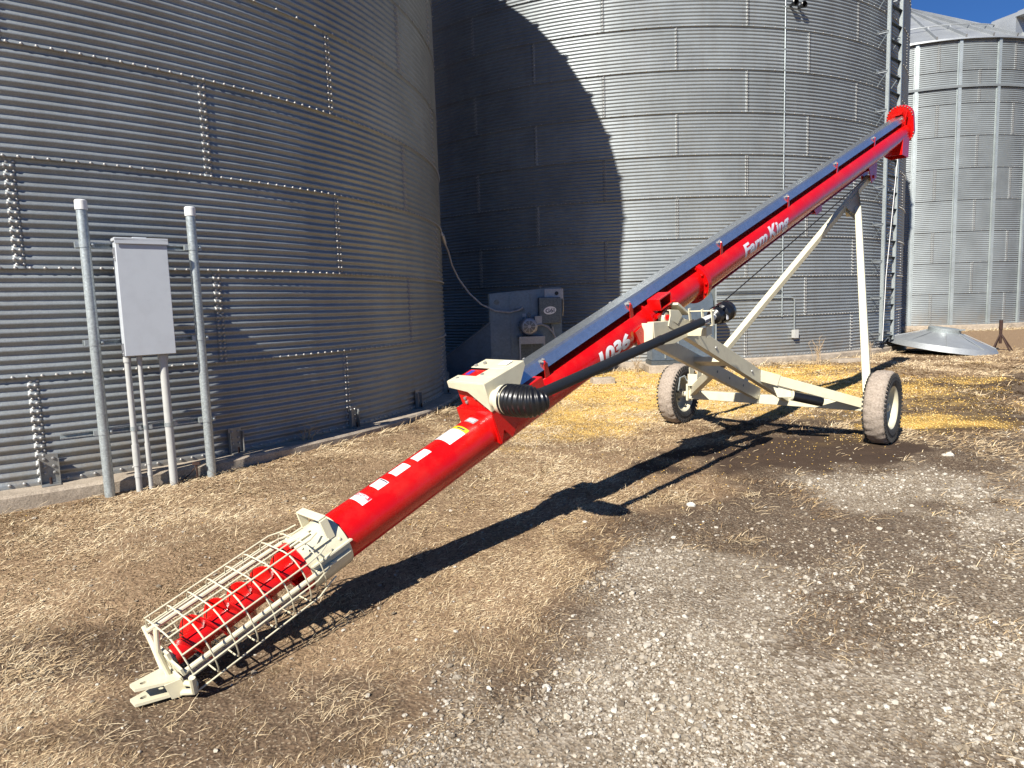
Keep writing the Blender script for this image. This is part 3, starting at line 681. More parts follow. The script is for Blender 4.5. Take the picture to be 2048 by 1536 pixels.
for (vt, vb, ut) in ((-.012, -.07, -2.02), (-.07, -.13, -2.045)):
    pl = [(ut, -.03, vt), (ut, .03, vt), (-1.87, .085, vb), (-1.87, -.085, vb)]
    nrm = (A(*pl[1]) - A(*pl[0])).cross(A(*pl[3]) - A(*pl[0])).normalized()
    # plate with a slot near its tip
    base = A(ut, 0, vt); ax = (A(-1.87, 0, vb) - base); L = ax.length; ax.normalize(); wv = AS
    outer = [base - wv * .03, base + wv * .03, base + ax * L + wv * .085, base + ax * L - wv * .085]
    sl = [base + ax * .04 + (wv * math.cos(q) * .011 + ax * (math.sin(q) * .011 + (.012 if math.sin(q) > 0 else 0))) for q in [2 * math.pi * i / 16 for i in range(16)]]
    hT = nrm * .006
    for sgn in (1, -1):
        vs = [p + hT * sgn for p in outer] + [p + hT * sgn for p in sl]
        fs = []
        ring = list(range(4, 20))
        # connect: quadrants of the slot to the corners
        cor = [2, 3, 0, 1]   # +ax+s, +ax-s, -ax-s, -ax+s
        for qd in range(4):
            cidx = cor[qd]; seg = [ring[(qd * 4 + i) % 16] for i in range(5)]
            fs.append(tuple([cidx] + seg[::-1]))
        for qd in range(4): fs.append((cor[qd], ring[(qd * 4 + 4) % 16], cor[(qd + 1) % 4]))
        if sgn < 0: fs = [q[::-1] for q in fs]
        mb.add(vs, fs)
    ov = [p + hT for p in outer] + [p - hT for p in outer]; mb.add(ov, [(i, (i + 1) % 4, 4 + (i + 1) % 4, 4 + i) for i in range(4)])
    iv = [p + hT for p in sl] + [p - hT for p in sl]; mb.add(iv, [((i + 1) % 16, i, 16 + i, 16 + (i + 1) % 16) for i in range(16)])
mb.prism([A(-1.87, .088, -.06), A(-1.87, .088, -.14), A(-1.93, .07, -.125), A(-1.93, .07, -.05)], AS * .006)
mb.box(A(-1.868, 0, -.1), AD * .005, AS * .088, AV * .045)
hitch = obj('hitch_clevis', mb, M['cream'], auger, ang=25)

# saddle, gearbox shield and drive
mb = MB(); th = AD * .008
front = [A(.12, -.15, .165), A(.12, .152, .165)] + [A(.12, .152, -.03), A(.12, .138, -.055)]
arcp = [A(.12, .1315 * math.sin(R_(q)), .1315 * math.cos(R_(q))) for q in range(95, -101, -13)]
front = front + arcp + [A(.12, -.15, -.02)]
k = len(front)
# fan the plate in strips between the arc and the outline
top = [A(.12, -.15 + .302 * i / (len(arcp) - 1), .165) for i in range(len(arcp))][::-1]
def strip(mb, a_, b_, d):
    n = len(a_); d = Vector(d) / 2
    vs = [p - d for p in a_] + [p - d for p in b_] + [p + d for p in a_] + [p + d for p in b_]; fs = []
    for i in range(n - 1): fs += [(i, i + 1, n + i + 1, n + i), (2 * n + i + 1, 2 * n + i, 3 * n + i, 3 * n + i + 1), (i + 1, i, 2 * n + i, 2 * n + i + 1), (n + i, n + i + 1, 3 * n + i + 1, 3 * n + i)]
    mb.add(vs, fs)
def outline(p):   # project an arc point outwards to the inverted-U outline
    w = p - AP; s_, v_ = w.dot(AS), w.dot(AV); k1 = .15 / max(abs(s_), 1e-4); k2 = .165 / max(v_, 1e-4) if v_ > 0 else 1e9
    kk = min(k1, k2); return A(.12, s_ * kk, v_ * kk)
fine = [A(.12, .1315 * math.sin(R_(q)), .1315 * math.cos(R_(q))) for q in np.linspace(108, -104, 54)]
strip(mb, fine, [outline(p) for p in fine], th)
mb.box(A(.36, 0, .163), AD * .24, AS * .15, AV * .004)
mb.prism([A(.12, .151, .165), A(.6, .151, .165), A(.6, .151, .03), A(.42, .151, .03), A(.34, .151, .04), A(.27, .151, -.02), A(.22, .151, -.055), A(.17, .151, .02), A(.125, .151, -.05)], AS * .007)
mb.prism([A(.12, -.151, .165), A(.6, -.151, .165), A(.6, -.151, 0), A(.12, -.151, 0)], AS * .007)
mb.prism([A(.60, -.15, .165), A(.60, .15, .165), A(.60, .15, .11), A(.60, -.15, .11)], AD * .007)
saddle = obj('saddle_bracket', mb, M['red'], auger, ang=25)
mb = MB(); mb.prism([A(.15, -.115, .165), A(.15, .12, .165), A(.15, .12, .31), A(.15, -.13, .31)], AD * .006)
mb.box(A(.34, -.01, .24), AD * .12, AS * .1, AV * .07)
for s_, v_ in ((-.07, .2), (.02, .235), (.085, .19), (-.075, .225)): mb.lathe(A(.146, s_, v_), -AD, [(0, .011), (.009, .011), (.012, .002)], 6, 1)
obj('gearbox', mb, [M['red'], M['bolt']], auger, ang=25, bevel=.0)
SH = .005
mb = MB()
topv = .345
# top plate with a notch on its far edge
pts = [(.12, -.155), (.205, -.155), (.215, -.06), (.215, .01), (.34, -.005), (.33, -.09), (.345, -.175), (.48, -.13), (.48, .145), (.14, .155)]
mb.prism([A(u, s_, topv - .03 * (u - .14) / .34 * .5) for u, s_ in [(.12, -.16), (.12, .155), (.215, .155), (.215, -.16)]], AV * SH)
mb.prism([A(u, s_, topv - .03 * (u - .14) / .34 * .5) for u, s_ in [(.215, .0), (.215, .155), (.34, .155), (.34, .0)]], AV * SH)
mb.prism([A(u, s_, topv - .03 * (u - .14) / .34 * .5) for u, s_ in [(.34, -.17), (.34, .155), (.48, .155), (.48, -.17)]], AV * SH)
mb.prism([A(.118, -.16, topv), A(.118, .155, topv), A(.118, .155, .165), A(.118, .0, .285), A(.118, -.16, .305)], AD * SH)
mb.prism([A(.118, .156, topv), A(.48, .156, topv - .014), A(.48, .156, .3), A(.4, .156, .215), A(.31, .156, .165), A(.118, .156, .165)], AS * SH)
mb.prism([A(.481, -.17, topv - .014), A(.481, .155, topv - .014), A(.481, .155, .3), A(.481, .1, .26), A(.481, -.1, .26), A(.481, -.17, .29)], AD * SH)
shield = obj('gearbox_shield', mb, M['cream'], auger, bevel=.003, ang=25)
mb = MB(); mb.box(A(.42, .06, topv - .004), AD * .03, AS * .035, AV * .001); obj('decal', mb, M['white'], shield)
mb = MB(); mb.box(A(.275, -.08, .325), AD * .055, AS * .085, AV * .003); mb.box(A(.285, -.125, .3295), AD * .03, AS * .018, AV * .001, 1); obj('gearbox_cover', mb, [M['red'], M['blue_decal']], shield)
mb = MB()
for u, s_ in ((.17, -.12), (.36, -.14), (.24, .03), (.4, -.1)): mb.lathe(A(u, s_, topv), AV, [(-.006, .012), (.004, .012), (.006, .002)], 8)
obj('bolt', mb, M['bolt'], shield)
UB, VB = .175, .225
mb = MB(); mb.lathe(A(UB, .158, VB), AS, [(0, .055), (.05, .055), (.055, .085), (.11, .088), (.112, .08)], 32, ref=AV); obj('shield_bell', mb, M['cream'], auger)
prof = []
for i in range(61):
    s_ = .09 + .30 * i / 60; env = .09 if s_ < .28 else .09 - .045 * ((s_ - .28) / .11) ** 1.5
    prof.append((s_ , env + .0045 * math.sin(i / 60 * 2 * math.pi * 10.5)))
prof.append((.39, .02))
boot_c = A(UB, .158, VB)
mb = MB(); n = 32; vs = []
j_end = A(.2, .42, .235); dv0 = AS; dv1 = (A(2.171, .4, -.102) - A(.381, .4, .207)).normalized()
for i, (d, r) in enumerate(prof):
    t = d / .39; bend = max(0, (t - .45) / .55); ax = (dv0 * (1 - bend * .75) + dv1 * bend * .75).normalized()
    c = boot_c + AS * (d - .05 * bend * bend) + dv1 * .05 * bend * bend
    y = (AV - ax * AV.dot(ax)).normalized(); zz = ax.cross(y)
    vs += [c + (y * math.cos(2 * math.pi * j / n) + zz * math.sin(2 * math.pi * j / n)) * r for j in range(n)]
mb.add(vs, [(i * n + j, i * n + (j + 1) % n, (i + 1) * n + (j + 1) % n, (i + 1) * n + j) for i in range(len(prof) - 1) for j in range(n)])
obj('driveline_boot', mb, M['black_plastic'], auger, ang=60)
DL0, DL1 = A(.2, .42, .236), A(2.19, .4, -.105)
dl = (DL1 - DL0).normalized()
mb = MB(); mb.tube([DL0, DL0 + dl * .08], [.045, .036], 20); Lc = (DL1 - DL0).length
mb.lathe(DL0, dl, [(.03, .0325), (Lc - .62, .033), (Lc - .62, .0355), (Lc - .60, .0355), (Lc - .60, .032), (Lc, .0325), (Lc, .03)], 28)
drive = obj('driveline_cover', mb, M['black_fabric'], auger)
mb = MB(); mb.lathe(DL1 - dl * .05, dl, [(0, .029), (.3, .029), (.3, .02)], 24); ds = obj('driveline_shaft', mb, M['cap'], auger)
mb = MB(); mb.box(DL1 + dl * .06 + AS * .0295, dl * .05, AS * .001, AV * .012); obj('decal', mb, M['ink'], ds)
mb = MB(); e0 = DL1 + dl * .2
mb.lathe(e0, dl, [(-.02, .035), (.0, .06), (.05, .066), (.055, .058), (.09, .06), (.1, .078), (.13, .082), (.135, .076), (.15, .083), (.16, .077), (.175, .083), (.19, .075), (.2, .082), (.235, .08), (.25, .07), (.25, .05)], 32)
for k in range(8):
    a_ = 2 * math.pi * k / 8; y = AV - dl * AV.dot(dl); y.normalize(); zz = dl.cross(y); rr = y * math.cos(a_) + zz * math.sin(a_); mb.beam(e0 + dl * .05 + rr * .068, e0 + dl * .1 + rr * .075, .014, .012, rr)
bell = obj('driveline_bell', mb, M['black_plastic'], auger)
mb = MB(); mb.box(e0 + dl * .075 + AS * .074 - AV * .02, dl * .012, AS * .003, AV * .02); obj('decal', mb, M['white'], bell)
# galvanised guard over the drive shaft
mb = MB(); pr = [(-.088, .165), (-.066, .232), (-.05, .243), (.05, .243), (.066, .232), (.088, .165)]
inn = [(a_ * .96, b_ - .004) for a_, b_ in pr]
inn[0] = (-.085, .165); inn[-1] = (.085, .165)
for ua, ub in ((.47, 3.02), (3.022, 6.22), (6.222, 9.3)):
    lap = .0 if ua < 4 else .001
    vs = [A(u, a_, b_ + lap) for u in (ua, ub) for a_, b_ in pr] + [A(u, a_, b_ + lap) for u in (ua, ub) for a_, b_ in inn]; k = len(pr); fs = []
    for i in range(k - 1): fs += [(i, i + 1, k + i + 1, k + i), (2 * k + i + 1, 2 * k + i, 3 * k + i, 3 * k + i + 1), (i, 2 * k + i, 2 * k + i + 1, i + 1), (k + i + 1, 3 * k + i + 1, 3 * k + i, k + i)]
    fs += [(0, k, 3 * k, 2 * k), (k - 1, 3 * k - 1, 4 * k - 1, 2 * k - 1)]
    mb.add(vs, fs)
guard = obj('drive_shaft_guard', mb, M['galv_new'], auger, ang=15)
mb = MB(); mb.tube([A(.46, 0, .19), A(9.35, 0, .19)], .02, 12); obj('drive_shaft', mb, M['steel_dark'], auger)
for u in (.72, 1.763, 3.285, 4.851, 6.364, 7.845, 9.18):
    mb = MB()
    for sg in (1, -1):
        mb.prism([A(u - .02, .078 * sg, .1), A(u + .03, .078 * sg, .1), A(u + .02, .094 * sg, .2), A(u - .015, .094 * sg, .2)], AS * .006)
        mb.tube([A(u, .09 * sg, .195), A(u, .097 * sg, .212), A(u, .075 * sg, .222)], .007, 8, 0); mb.lathe(A(u, .078 * sg, .214), AS * .5 * sg + AV, [(0, .017), (.007, .017), (.008, .011), (.02, .011), (.021, .002)], 8, 1)
    mb.prism([A(u, -.078, .1), A(u, .078, .1), A(u, .078, .14), A(u, -.078, .14)], AD * .006)
    obj('guard_clip', mb, [M['red'], M['bolt']], auger)
# pivot hardware
mb = MB()
for sg in (1, -1):
    for (c_, a_, b_) in (((2.07, .148 * sg, .075), AD * .085, AV * .004), ((2.07, .148 * sg, .155), AD * .085, AV * .004)): mb.box(A(*c_), a_, AS * .055, b_)
    for du in (-.083, .083): mb.box(A(2.07 + du, .148 * sg, .115), AD * .004, AS * .055, AV * .036)
    mb.box(A(2.07, .098 * sg, .115), AD * .08, AS * .003, AV * .036)
mb.lathe(AP, AD, [(1.93, .131), (1.93, .142), (2.21, .142), (2.21, .131)], 40, ref=AV)
for u in (1.92, 2.22): mb.lathe(AP, AD, [(u - .006, .131), (u - .006, .16), (u + .006, .16), (u + .006, .131)], 40, ref=AV)
for sg in (1, -1): mb.beam(A(1.95, .165 * sg, .03), A(2.25, .165 * sg, .05), .03, .02, AV)
mb.prism([A(1.68, .13, .02), A(1.78, .13, .03), A(1.8, .13, -.1), A(1.72, .13, -.1)], AS * .03)
obj('pivot_saddle', mb, M['red'], auger, ang=25)
mb = MB()
for sg in (1, -1):
    mb.lathe(A(2.05, .15 * sg, -.012), AS * sg, [(0, .052), (.03, .052), (.03, .046), (.045, .04), (.045, .02)], 24, 0); mb.lathe(A(2.05, .19 * sg, -.012), AS * sg, [(0, .024), (.02, .024), (.03, .012), (.03, .001)], 12, 1)
obj('pivot_pin', mb, [M['cream'], M['red']], auger)
mb = MB(); mb.lathe(A(1.655, .127, .016), AS, [(0, .001), (.004, .02), (.005, .001)], 20); obj('reflector', mb, M['orange'], auger)
# undercarriage
GZ0 = .03
WR = Vector((3.634, 6.635, GZ0 + .355)); WL = Vector((1.993, 8.13, GZ0 + .355)); AX = (WR - WL).normalized(); FW = Vector((-AX.y, AX.x, 0))
def wheel(c):
    r = .36; mb = MB(); w = .105
    prof = [(-.07, .2), (-.09, .215), (-.102, .26), (-.1, .3), (-.085, .335), (-.06, .352), (0, .358), (.06, .352), (.085, .335), (.1, .3), (.102, .26), (.09, .215), (.07, .2)]
    vs = []; n = 96; k = len(prof)
    for i in range(n):
        a_ = 2 * math.pi * i / n
        for d, rr in prof:
            if abs(d) < .09: rr += (.006 if (i // 2 + (0 if d > 0 else 1)) % 2 else -.004) * (1 if abs(d) > .01 else .3) + random.uniform(-.003, .003)
            if .28 < rr < .31: rr += 0
            vs.append(c + AX * d + (ZUP * math.cos(a_) + FW * math.sin(a_)) * rr)
    fs = []; mi = []
    for i in range(n):
        for j in range(k - 1):
            fs.append((i * k + j, i * k + j + 1, ((i + 1) % n) * k + j + 1, ((i + 1) % n) * k + j)); mi.append(1 if 3 <= j <= 8 else 0)
    mb.v += vs; mb.f += fs; mb.m += mi; mb.n += len(vs)
    # raised side lugs
    for sg in (1, -1):
        for i in range(48):
            a_ = 2 * math.pi * (i + .5 * (sg > 0)) / 48; rd = ZUP * math.cos(a_) + FW * math.sin(a_); tn = AX.cross(rd)
            mb.box(c + AX * .097 * sg + rd * .318, AX * .006, rd * .02, tn * .01, 0)
        mb.lathe(c + AX * .1 * sg, AX * sg, [(0, .275), (.0045, .272), (.0045, .266), (0, .263)], 64, 0)
    w_ = bpy.data.objects.new('wheel', None); COL.objects.link(w_); w_.parent = auger; ROOT[w_.name] = ROOT[auger.name]
    obj('tyre', mb, [M['rubber'], M['tread_mud']], w_, ang=50)
    mb = MB(); mb.lathe(c, AX, [(-.085, .2), (-.09, .212), (-.08, .213), (-.06, .195), (-.03, .182), (.02, .178), (.05, .182), (.07, .196), (.08, .213), (.09, .212), (.085, .2), (.065, .186), (.0, .168), (-.01, .16), (-.02, .12), (-.005, .09), (.0, .06), (.0, .001)], 48)
    obj('rim', mb, M['cream'], w_, ang=40)
    mb = MB(); mb.lathe(c + AX * .0, AX, [(0, .055), (.03, .05), (.06, .035), (.065, .001)], 20, 0); mb.lathe(c, -AX, [(.01, .06), (.07, .05), (.12, .045), (.12, .001)], 20, 0)
    for i in range(6):
        a_ = 2 * math.pi * i / 6; mb.lathe(c + (ZUP * math.cos(a_) + FW * math.sin(a_)) * .075, AX, [(0, .012), (.02, .012), (.024, .002)], 6, 1)
    obj('hub', mb, [M['cream'], M['bolt']], w_)
wheel(WL); wheel(WR)
axL, axR = WL + AX * .12, WR - AX * .12
mb = MB(); mb.beam(axL, axR, .09, .1); mb.tube([WL + AX * .0, WL + AX * .16], .035, 14); mb.tube([WR - AX * .0, WR - AX * .16], .035, 14)
for e in (axL + AX * .03, axR - AX * .03): mb.box(e + Vector((0, 0, .03)), AX * .012, FW * .075, (0, 0, .1))
obj('axle', mb, M['cream'], auger, bevel=.006)
apex = A(7.78, 0, -.27); ap2 = A(7.70, 0, -.36)
def leg(mb, p, q): mb.beam(p, q, .075, .075, AX)
mb = MB(); lb = axL + AX * .08 + Vector((0, 0, .09)); leg(mb, lb, apex); mb.box(lb + Vector((0, 0, -.03)), AX * .006, FW * .06, (0, 0, .09))
obj('support_leg', mb, M['cream'], auger, bevel=.006)
mb = MB(); rb = axR - AX * .02 + Vector((0, 0, .12)); join = lb + (apex - lb) * .86
rt_ = join + AX * .14 - ZUP * .08
leg(mb, rb, rt_); mb.prism([rb + ZUP * .1 - FW * .03, rb + ZUP * .02 + FW * .03, rb - ZUP * .14 + FW * .04, rb - ZUP * .14 - FW * .04], AX * .012)
obj('support_leg', mb, M['cream'], auger, bevel=.006)
mb = MB(); dirL = (apex - lb).normalized(); nL = dirL.cross(AX).normalized(); 
for sg in (1, -1):
    o_ = nL * .041 * sg
    mb.prism([join - dirL * .22 + o_, join + dirL * .3 + o_, rt_ + ZUP * .1 + AX * .02 + o_, rt_ - ZUP * .12 + AX * .03 + o_, rt_ - ZUP * .12 - AX * .03 + o_, join - dirL * .1 + AX * .02 + o_], nL * .006)
mb.box(join + AX * .06 - ZUP * .14, AX * .07, nL * .036, ZUP * .003)
obj('gusset', mb, M['cream'], auger, bevel=.002)
mb = MB()
for sg in (1, -1): mb.prism([A(7.62, .055 * sg, -.12), A(7.98, .055 * sg, -.12), A(7.9, .055 * sg, -.31), A(7.68, .055 * sg, -.33)], AS * .008)
mb.box(A(7.8, 0, -.16), AD * .17, AS * .06, AV * .006); mb.lathe(A(7.78, -.075, -.27), AS, [(0, .001), (0, .022), (.15, .022), (.15, .001)], 14)
obj('apex_bracket', mb, M['red'], auger)
mb = MB()
for k in (-1, 1): mb.prism([A(5.62, .05 * k, -.13), A(5.86, .05 * k, -.13), A(5.84, .05 * k, -.2), A(5.66, .05 * k, -.2)], AS * .008)
mb.box(A(5.74, 0, -.17), AD * .11, AS * .05, AV * .005)
obj('track_stop', mb, M['red'], auger)
# lift arms
pivN, pivF = A(2.05, .2, -.02), A(2.05, -.25, -.04)
bN = WL + AX * 1.296 + ZUP * .05; bF = WL + AX * .968 + ZUP * .05
upA = (bN - pivN).cross(AX).normalized()
if upA.z < 0: upA = -upA
mb = MB(); mb.channel(pivN - (bN - pivN).normalized() * .02, bN, .06, .13, .007, upA)
for t in (.3, .6, .75): mb.dome(pivN.lerp(bN, t) + AX * .031, AX, .014, .01, 1)
armN = obj('lift_arm', mb, [M['cream'], M['bolt']], auger, bevel=.002)
mb = MB(); mb.channel(pivF, bF, .06, .13, .007, upA)
for t in (.62, .72, .84): mb.lathe(pivF.lerp(bF, t) + AX * .031, AX, [(0, .014), (.001, .001)], 10, 1)
mb.prism([pivF.lerp(bF, .86) + upA * .06, pivF.lerp(bF, .9) + upA * .06, pivF.lerp(bF, .9) + upA * .16 + ZUP * .02, pivF.lerp(bF, .885) + upA * .17 + ZUP * .02], AX * .008)
armF = obj('lift_arm', mb, [M['cream'], M['steel_dark']], auger, bevel=.002)
for t_c, w_c, h_c in ((.47, .16, .05), (.12, .08, .06)):
    mb = MB(); mb.beam(pivN.lerp(bN, t_c), pivF.lerp(bF, t_c), w_c, h_c, upA); obj('cross_member', mb, M['cream'], auger, bevel=.003)
e0_, e1_ = pivN.lerp(bN, .70) + AX * .02 + ZUP * .02, axR - AX * .05 + ZUP * .02
mb = MB(); mb.beam(e0_, e1_, .06, .095); d_ = (e1_ - e0_).normalized(); mb.beam(e0_ - d_ * .03, e0_ + d_ * .17, .075, .11)
mb.prism([e0_ + d_ * .12 - ZUP * .06, e0_ + d_ * .6 - ZUP * .06, e0_ + d_ * .12 - ZUP * .18 + AX * .05], d_.cross(ZUP).normalized() * .006)
for q in (-.02, .03): mb.dome(e0_ - d_ * .005 + ZUP * q - d_.cross(ZUP) * -.0 + (-FW) * .04, -FW, .012, .01)
obj('axle_brace', mb, M['cream'], auger, bevel=.003)
e2_, e3_ = pivF.lerp(bF, .62) - AX * .02, axL + AX * .06 + ZUP * .03
mb = MB(); mb.beam(e2_, e3_, .06, .095); obj('axle_brace', mb, M['cream'], auger, bevel=.003)
# level side plate, pivot tower and cradle
mb = MB(); hx = Vector((AD.x, AD.y, 0)).normalized(); p0 = A(1.80, .22, .0)
pl = [p0 + ZUP * .045, p0 + hx * .62 + ZUP * .045, p0 + hx * .62 - ZUP * .06, p0 + hx * .3 - ZUP * .13, p0 + hx * .02 - ZUP * .13]
mb.prism(pl, AS * .008); mb.prism([p0 + ZUP * .045 + AS * .004, p0 + hx * .62 + ZUP * .045 + AS * .004, p0 + hx * .62 + ZUP * .045 - AS * .05, p0 + ZUP * .045 - AS * .05], ZUP * .008)
mb.prism([p0 + ZUP * .04 + AS * .0, p0 - ZUP * .13 + AS * .0, p0 - ZUP * .13 - AS * .3, p0 + ZUP * .04 - AS * .3], hx * .008)
mb.prism([A(2.06, .225, .05), A(2.18, .225, .0), A(2.22, .225, -.06), A(2.13, .225, -.1), A(2.04, .225, -.03)], AS * .01)
mb.beam(A(2.16, .2, .06), A(2.3, .2, -.08), .09, .02, AV)
obj('pivot_plate', mb, M['cream'], auger, bevel=.003)
mb = MB(); cc = DL1 + dl * .1; yv = (AV - dl * AV.dot(dl)).normalized(); sv = dl.cross(yv).normalized()
for k in (-1, 1): mb.box(cc + sv * .04 * k + yv * .015, dl * .018, sv * .004, yv * .065)
mb.box(cc - yv * .046, dl * .018, sv * .04, yv * .004); mb.tube([cc + yv * .065 - sv * .16, cc + yv * .065 + sv * .06], .006, 8)
mb.box(cc + yv * .04 - sv * .15, dl * .016, sv * .004, yv * .05)
mb.prism([cc - yv * .05 + dl * .05, cc - yv * .05 - dl * .04, cc - yv * .14 - dl * .05, cc - yv * .13 + dl * .04], sv * .01)
mb.beam(cc - yv * .1, cc - yv * .1 - sv * .2, .03, .06, yv)
obj('driveline_cradle', mb, M['cream'], auger, bevel=.002)
# winch on the far arm beside the wheel
mb = MB(); wc = axL + AX * .1 + ZUP * .17 - FW * .09
mb.prism([wc + ZUP * .16 - FW * .06, wc + ZUP * .18 + FW * .06, wc - ZUP * .1 + FW * .03, wc - ZUP * .16 - FW * .02], AX * .008); mb.prism([wc + AX * .1 + ZUP * .13 - FW * .06, wc + AX * .1 + ZUP * .15 + FW * .06, wc + AX * .1 - ZUP * .1 + FW * .03, wc + AX * .1 - ZUP * .14 - FW * .02], AX * .008)
mb.lathe(wc, AX, [(-.02, .001), (-.02, .05), (.01, .05), (.01, .025), (.09, .025), (.09, .05), (.11, .05), (.11, .001)], 18)
mb.box(wc + AX * .05 - FW * .07 + ZUP * .02, AX * .06, FW * .006, ZUP * .07)
winch = obj('winch', mb, M['cream'], auger, bevel=.002)
mb = MB(); h0 = wc - AX * .03; mb.tube([h0, h0 - AX * .03, h0 - AX * .05 + ZUP * .06 - FW * .02, h0 - AX * .07 + ZUP * .04 - FW * .09, h0 - AX * .08 - ZUP * .06 - FW * .1, h0 - AX * .09 - ZUP * .12 - FW * .1], .008, 8, 0)
g0 = h0 - AX * .09 - ZUP * .12 - FW * .1; mb.tube([g0 + AX * .02, g0 - AX * .11], .015, 12, 1); obj('winch_handle', mb, [M['galv_pipe'], M['black_plastic']], winch)
mb = MB(); mc = e0_ + d_ * .36 - ZUP * .10 - FW * .06; ca = (AX * .75 + FW * .55 - ZUP * .22).normalized(); mb.lathe(mc, ca, [(0, .001), (0, .048), (.26, .048), (.29, .042), (.30, .001)], 24, 0); mb.lathe(mc, -ca, [(0, .049), (.012, .049), (.014, .038), (.010, .034), (.010, .001)], 24, 1)
obj('manual_canister', mb, [M['black_plastic'], M['cream']], auger)
mb = MB(); mb.tube([A(2.75, .1, -.3), A(7.55, .01, -.25)], .0055, 6); obj('wire_rope', mb, M['black_cable'], auger)
# head
mb = MB(); hw = .165; c0, c1 = .0, .205
def stad(u, r, n=20):
    return [A(u, r * math.sin(2 * math.pi * k / (2 * n)), (c1 if math.cos(2 * math.pi * k / (2 * n)) >= 0 else c0) + r * math.cos(2 * math.pi * k / (2 * n))) for k in range(2 * n)]
mb.prism(stad(9.40, .178), AD * .016); mb.prism(stad(9.46, .165), AD * .11)
for k in range(26):
    a_ = 2 * math.pi * k / 26; p_ = A(9.392, .17 * math.sin(a_), (c1 if math.cos(a_) >= 0 else c0) + .17 * math.cos(a_)); mb.lathe(p_, -AD, [(0, .008), (.008, .008), (.01, .001)], 6, 1)
mb.box(A(9.3, .0, .275), AD * .09, AS * .05, AV * .004); mb.prism([A(9.38, .05, .3), A(9.38, .05, .24), A(9.25, .05, .27)], AS * .008); mb.prism([A(9.38, .11, .3), A(9.38, .11, .2), A(9.27, .105, .22)], AS * .008)
obj('head_housing', mb, [M['red'], M['bolt']], auger)
mb = MB()
def sp(u, s_, drop): return A(u, s_, -.02) - ZUP * drop
th_ = .004
q0 = [(9.02, -.125), (9.02, .125), (9.36, .125), (9.36, -.125)]
for i in range(4):
    (u0, s0), (u1, s1) = q0[i], q0[(i + 1) % 4]
    taper = lambda u, s_: (u, s_ * .93)
    d0 = .44; nrm = (A(u1, s1, 0) - A(u0, s0, 0)).cross(ZUP).normalized()
    zb_ = min(A(8.98, 0, -.02).z, A(9.36, 0, -.02).z) - .22
    a0, a1 = A(u0, s0, -.02), A(u1, s1, -.02); b0 = A(*taper(u0, s0), -.02); b1 = A(*taper(u1, s1), -.02); b0.z = zb_; b1.z = zb_
    mb.prism([a0, a1, b1, b0], nrm * .005)
obj('spout', mb, M['red'], auger)
mb = MB(); mb.prism([A(9.3, .1, -.08), A(9.4, .13, -.06), A(9.4, .13, -.1), A(9.3, .12, -.12)], AV * .01); obj('spout_clamp', mb, M['red'], auger)

# decals and lettering on the tube
def on_tube(u, a_, r=TR + .0012): return A(u, r * math.sin(a_), r * math.cos(a_))
def patch(mb, u0, u1, a0, a1, r=TR + .0012, mi=0, n=10, sk=0.0):
    vs = [on_tube(u + sk * (i / n - .5), R_(a0 + (a1 - a0) * i / n), r) for u in (u0, u1) for i in range(n + 1)]
    mb.add(vs, [(i, i + 1, n + 2 + i, n + 1 + i) for i in range(n)], mi)
def text_mesh(txt, bold=.0, shear=0.0):
    cu = bpy.data.curves.new('lettering', 'FONT'); cu.body = txt; cu.offset = bold; cu.shear = shear; cu.resolution_u = 6; cu.fill_mode = 'FRONT'; cu.align_x = 'LEFT'
    o = bpy.data.objects.new('lettering_source', cu); COL.objects.link(o)
    dg = bpy.context.evaluated_depsgraph_get(); dg.update(); me = bpy.data.meshes.new_from_object(o.evaluated_get(dg))
    COL.objects.unlink(o); bpy.data.objects.remove(o)
    bm = bmesh.new(); bm.from_mesh(me); bpy.data.meshes.remove(me)
    ys = [v.co.y for v in bm.verts]; y0, y1 = min(ys), max(ys)
    for k in range(1, 12):
        bmesh.ops.bisect_plane(bm, geom=bm.verts[:] + bm.edges[:] + bm.faces[:], plane_co=(0, y0 + (y1 - y0) * k / 12, 0), plane_no=(0, 1, 0))
    bmesh.ops.triangulate(bm, faces=bm.faces[:]); bm.verts.ensure_lookup_table()
    vs = [v.co.copy() for v in bm.verts]; fs = [tuple(v.index for v in f.verts) for f in bm.faces]; bm.free()
    return vs, fs
def tube_text(name, txt, u0, width, a_top, height, mat, bold=.02, shear=0.0, r=TR + .0016, cap=None, parent=tube):
    vs, fs = text_mesh(txt, bold, shear); x0 = min(v.x for v in vs); x1 = max(v.x for v in vs); yt = max(v.y for v in vs) if cap is None else cap
    sx = width / (x1 - x0); sy = height / yt
    mb = MB(); mb.add([on_tube(u0 + (v.x - x0) * sx, a_top + (yt - v.y) * sy / r, r) for v in vs], fs)
    return obj(name, mb, mat, parent)
tube_text('model_number', '1036', 1.215, .40, R_(68), .105, M['white'], .05, .12)
tube_text('maker_lettering', 'Farm', 3.63, .52, R_(60), .11, M['silver'], .036, .12, cap=.70)
tube_text('maker_lettering', 'King', 4.2, .50, R_(58), .12, M['silver'], .036, .12, cap=.70)
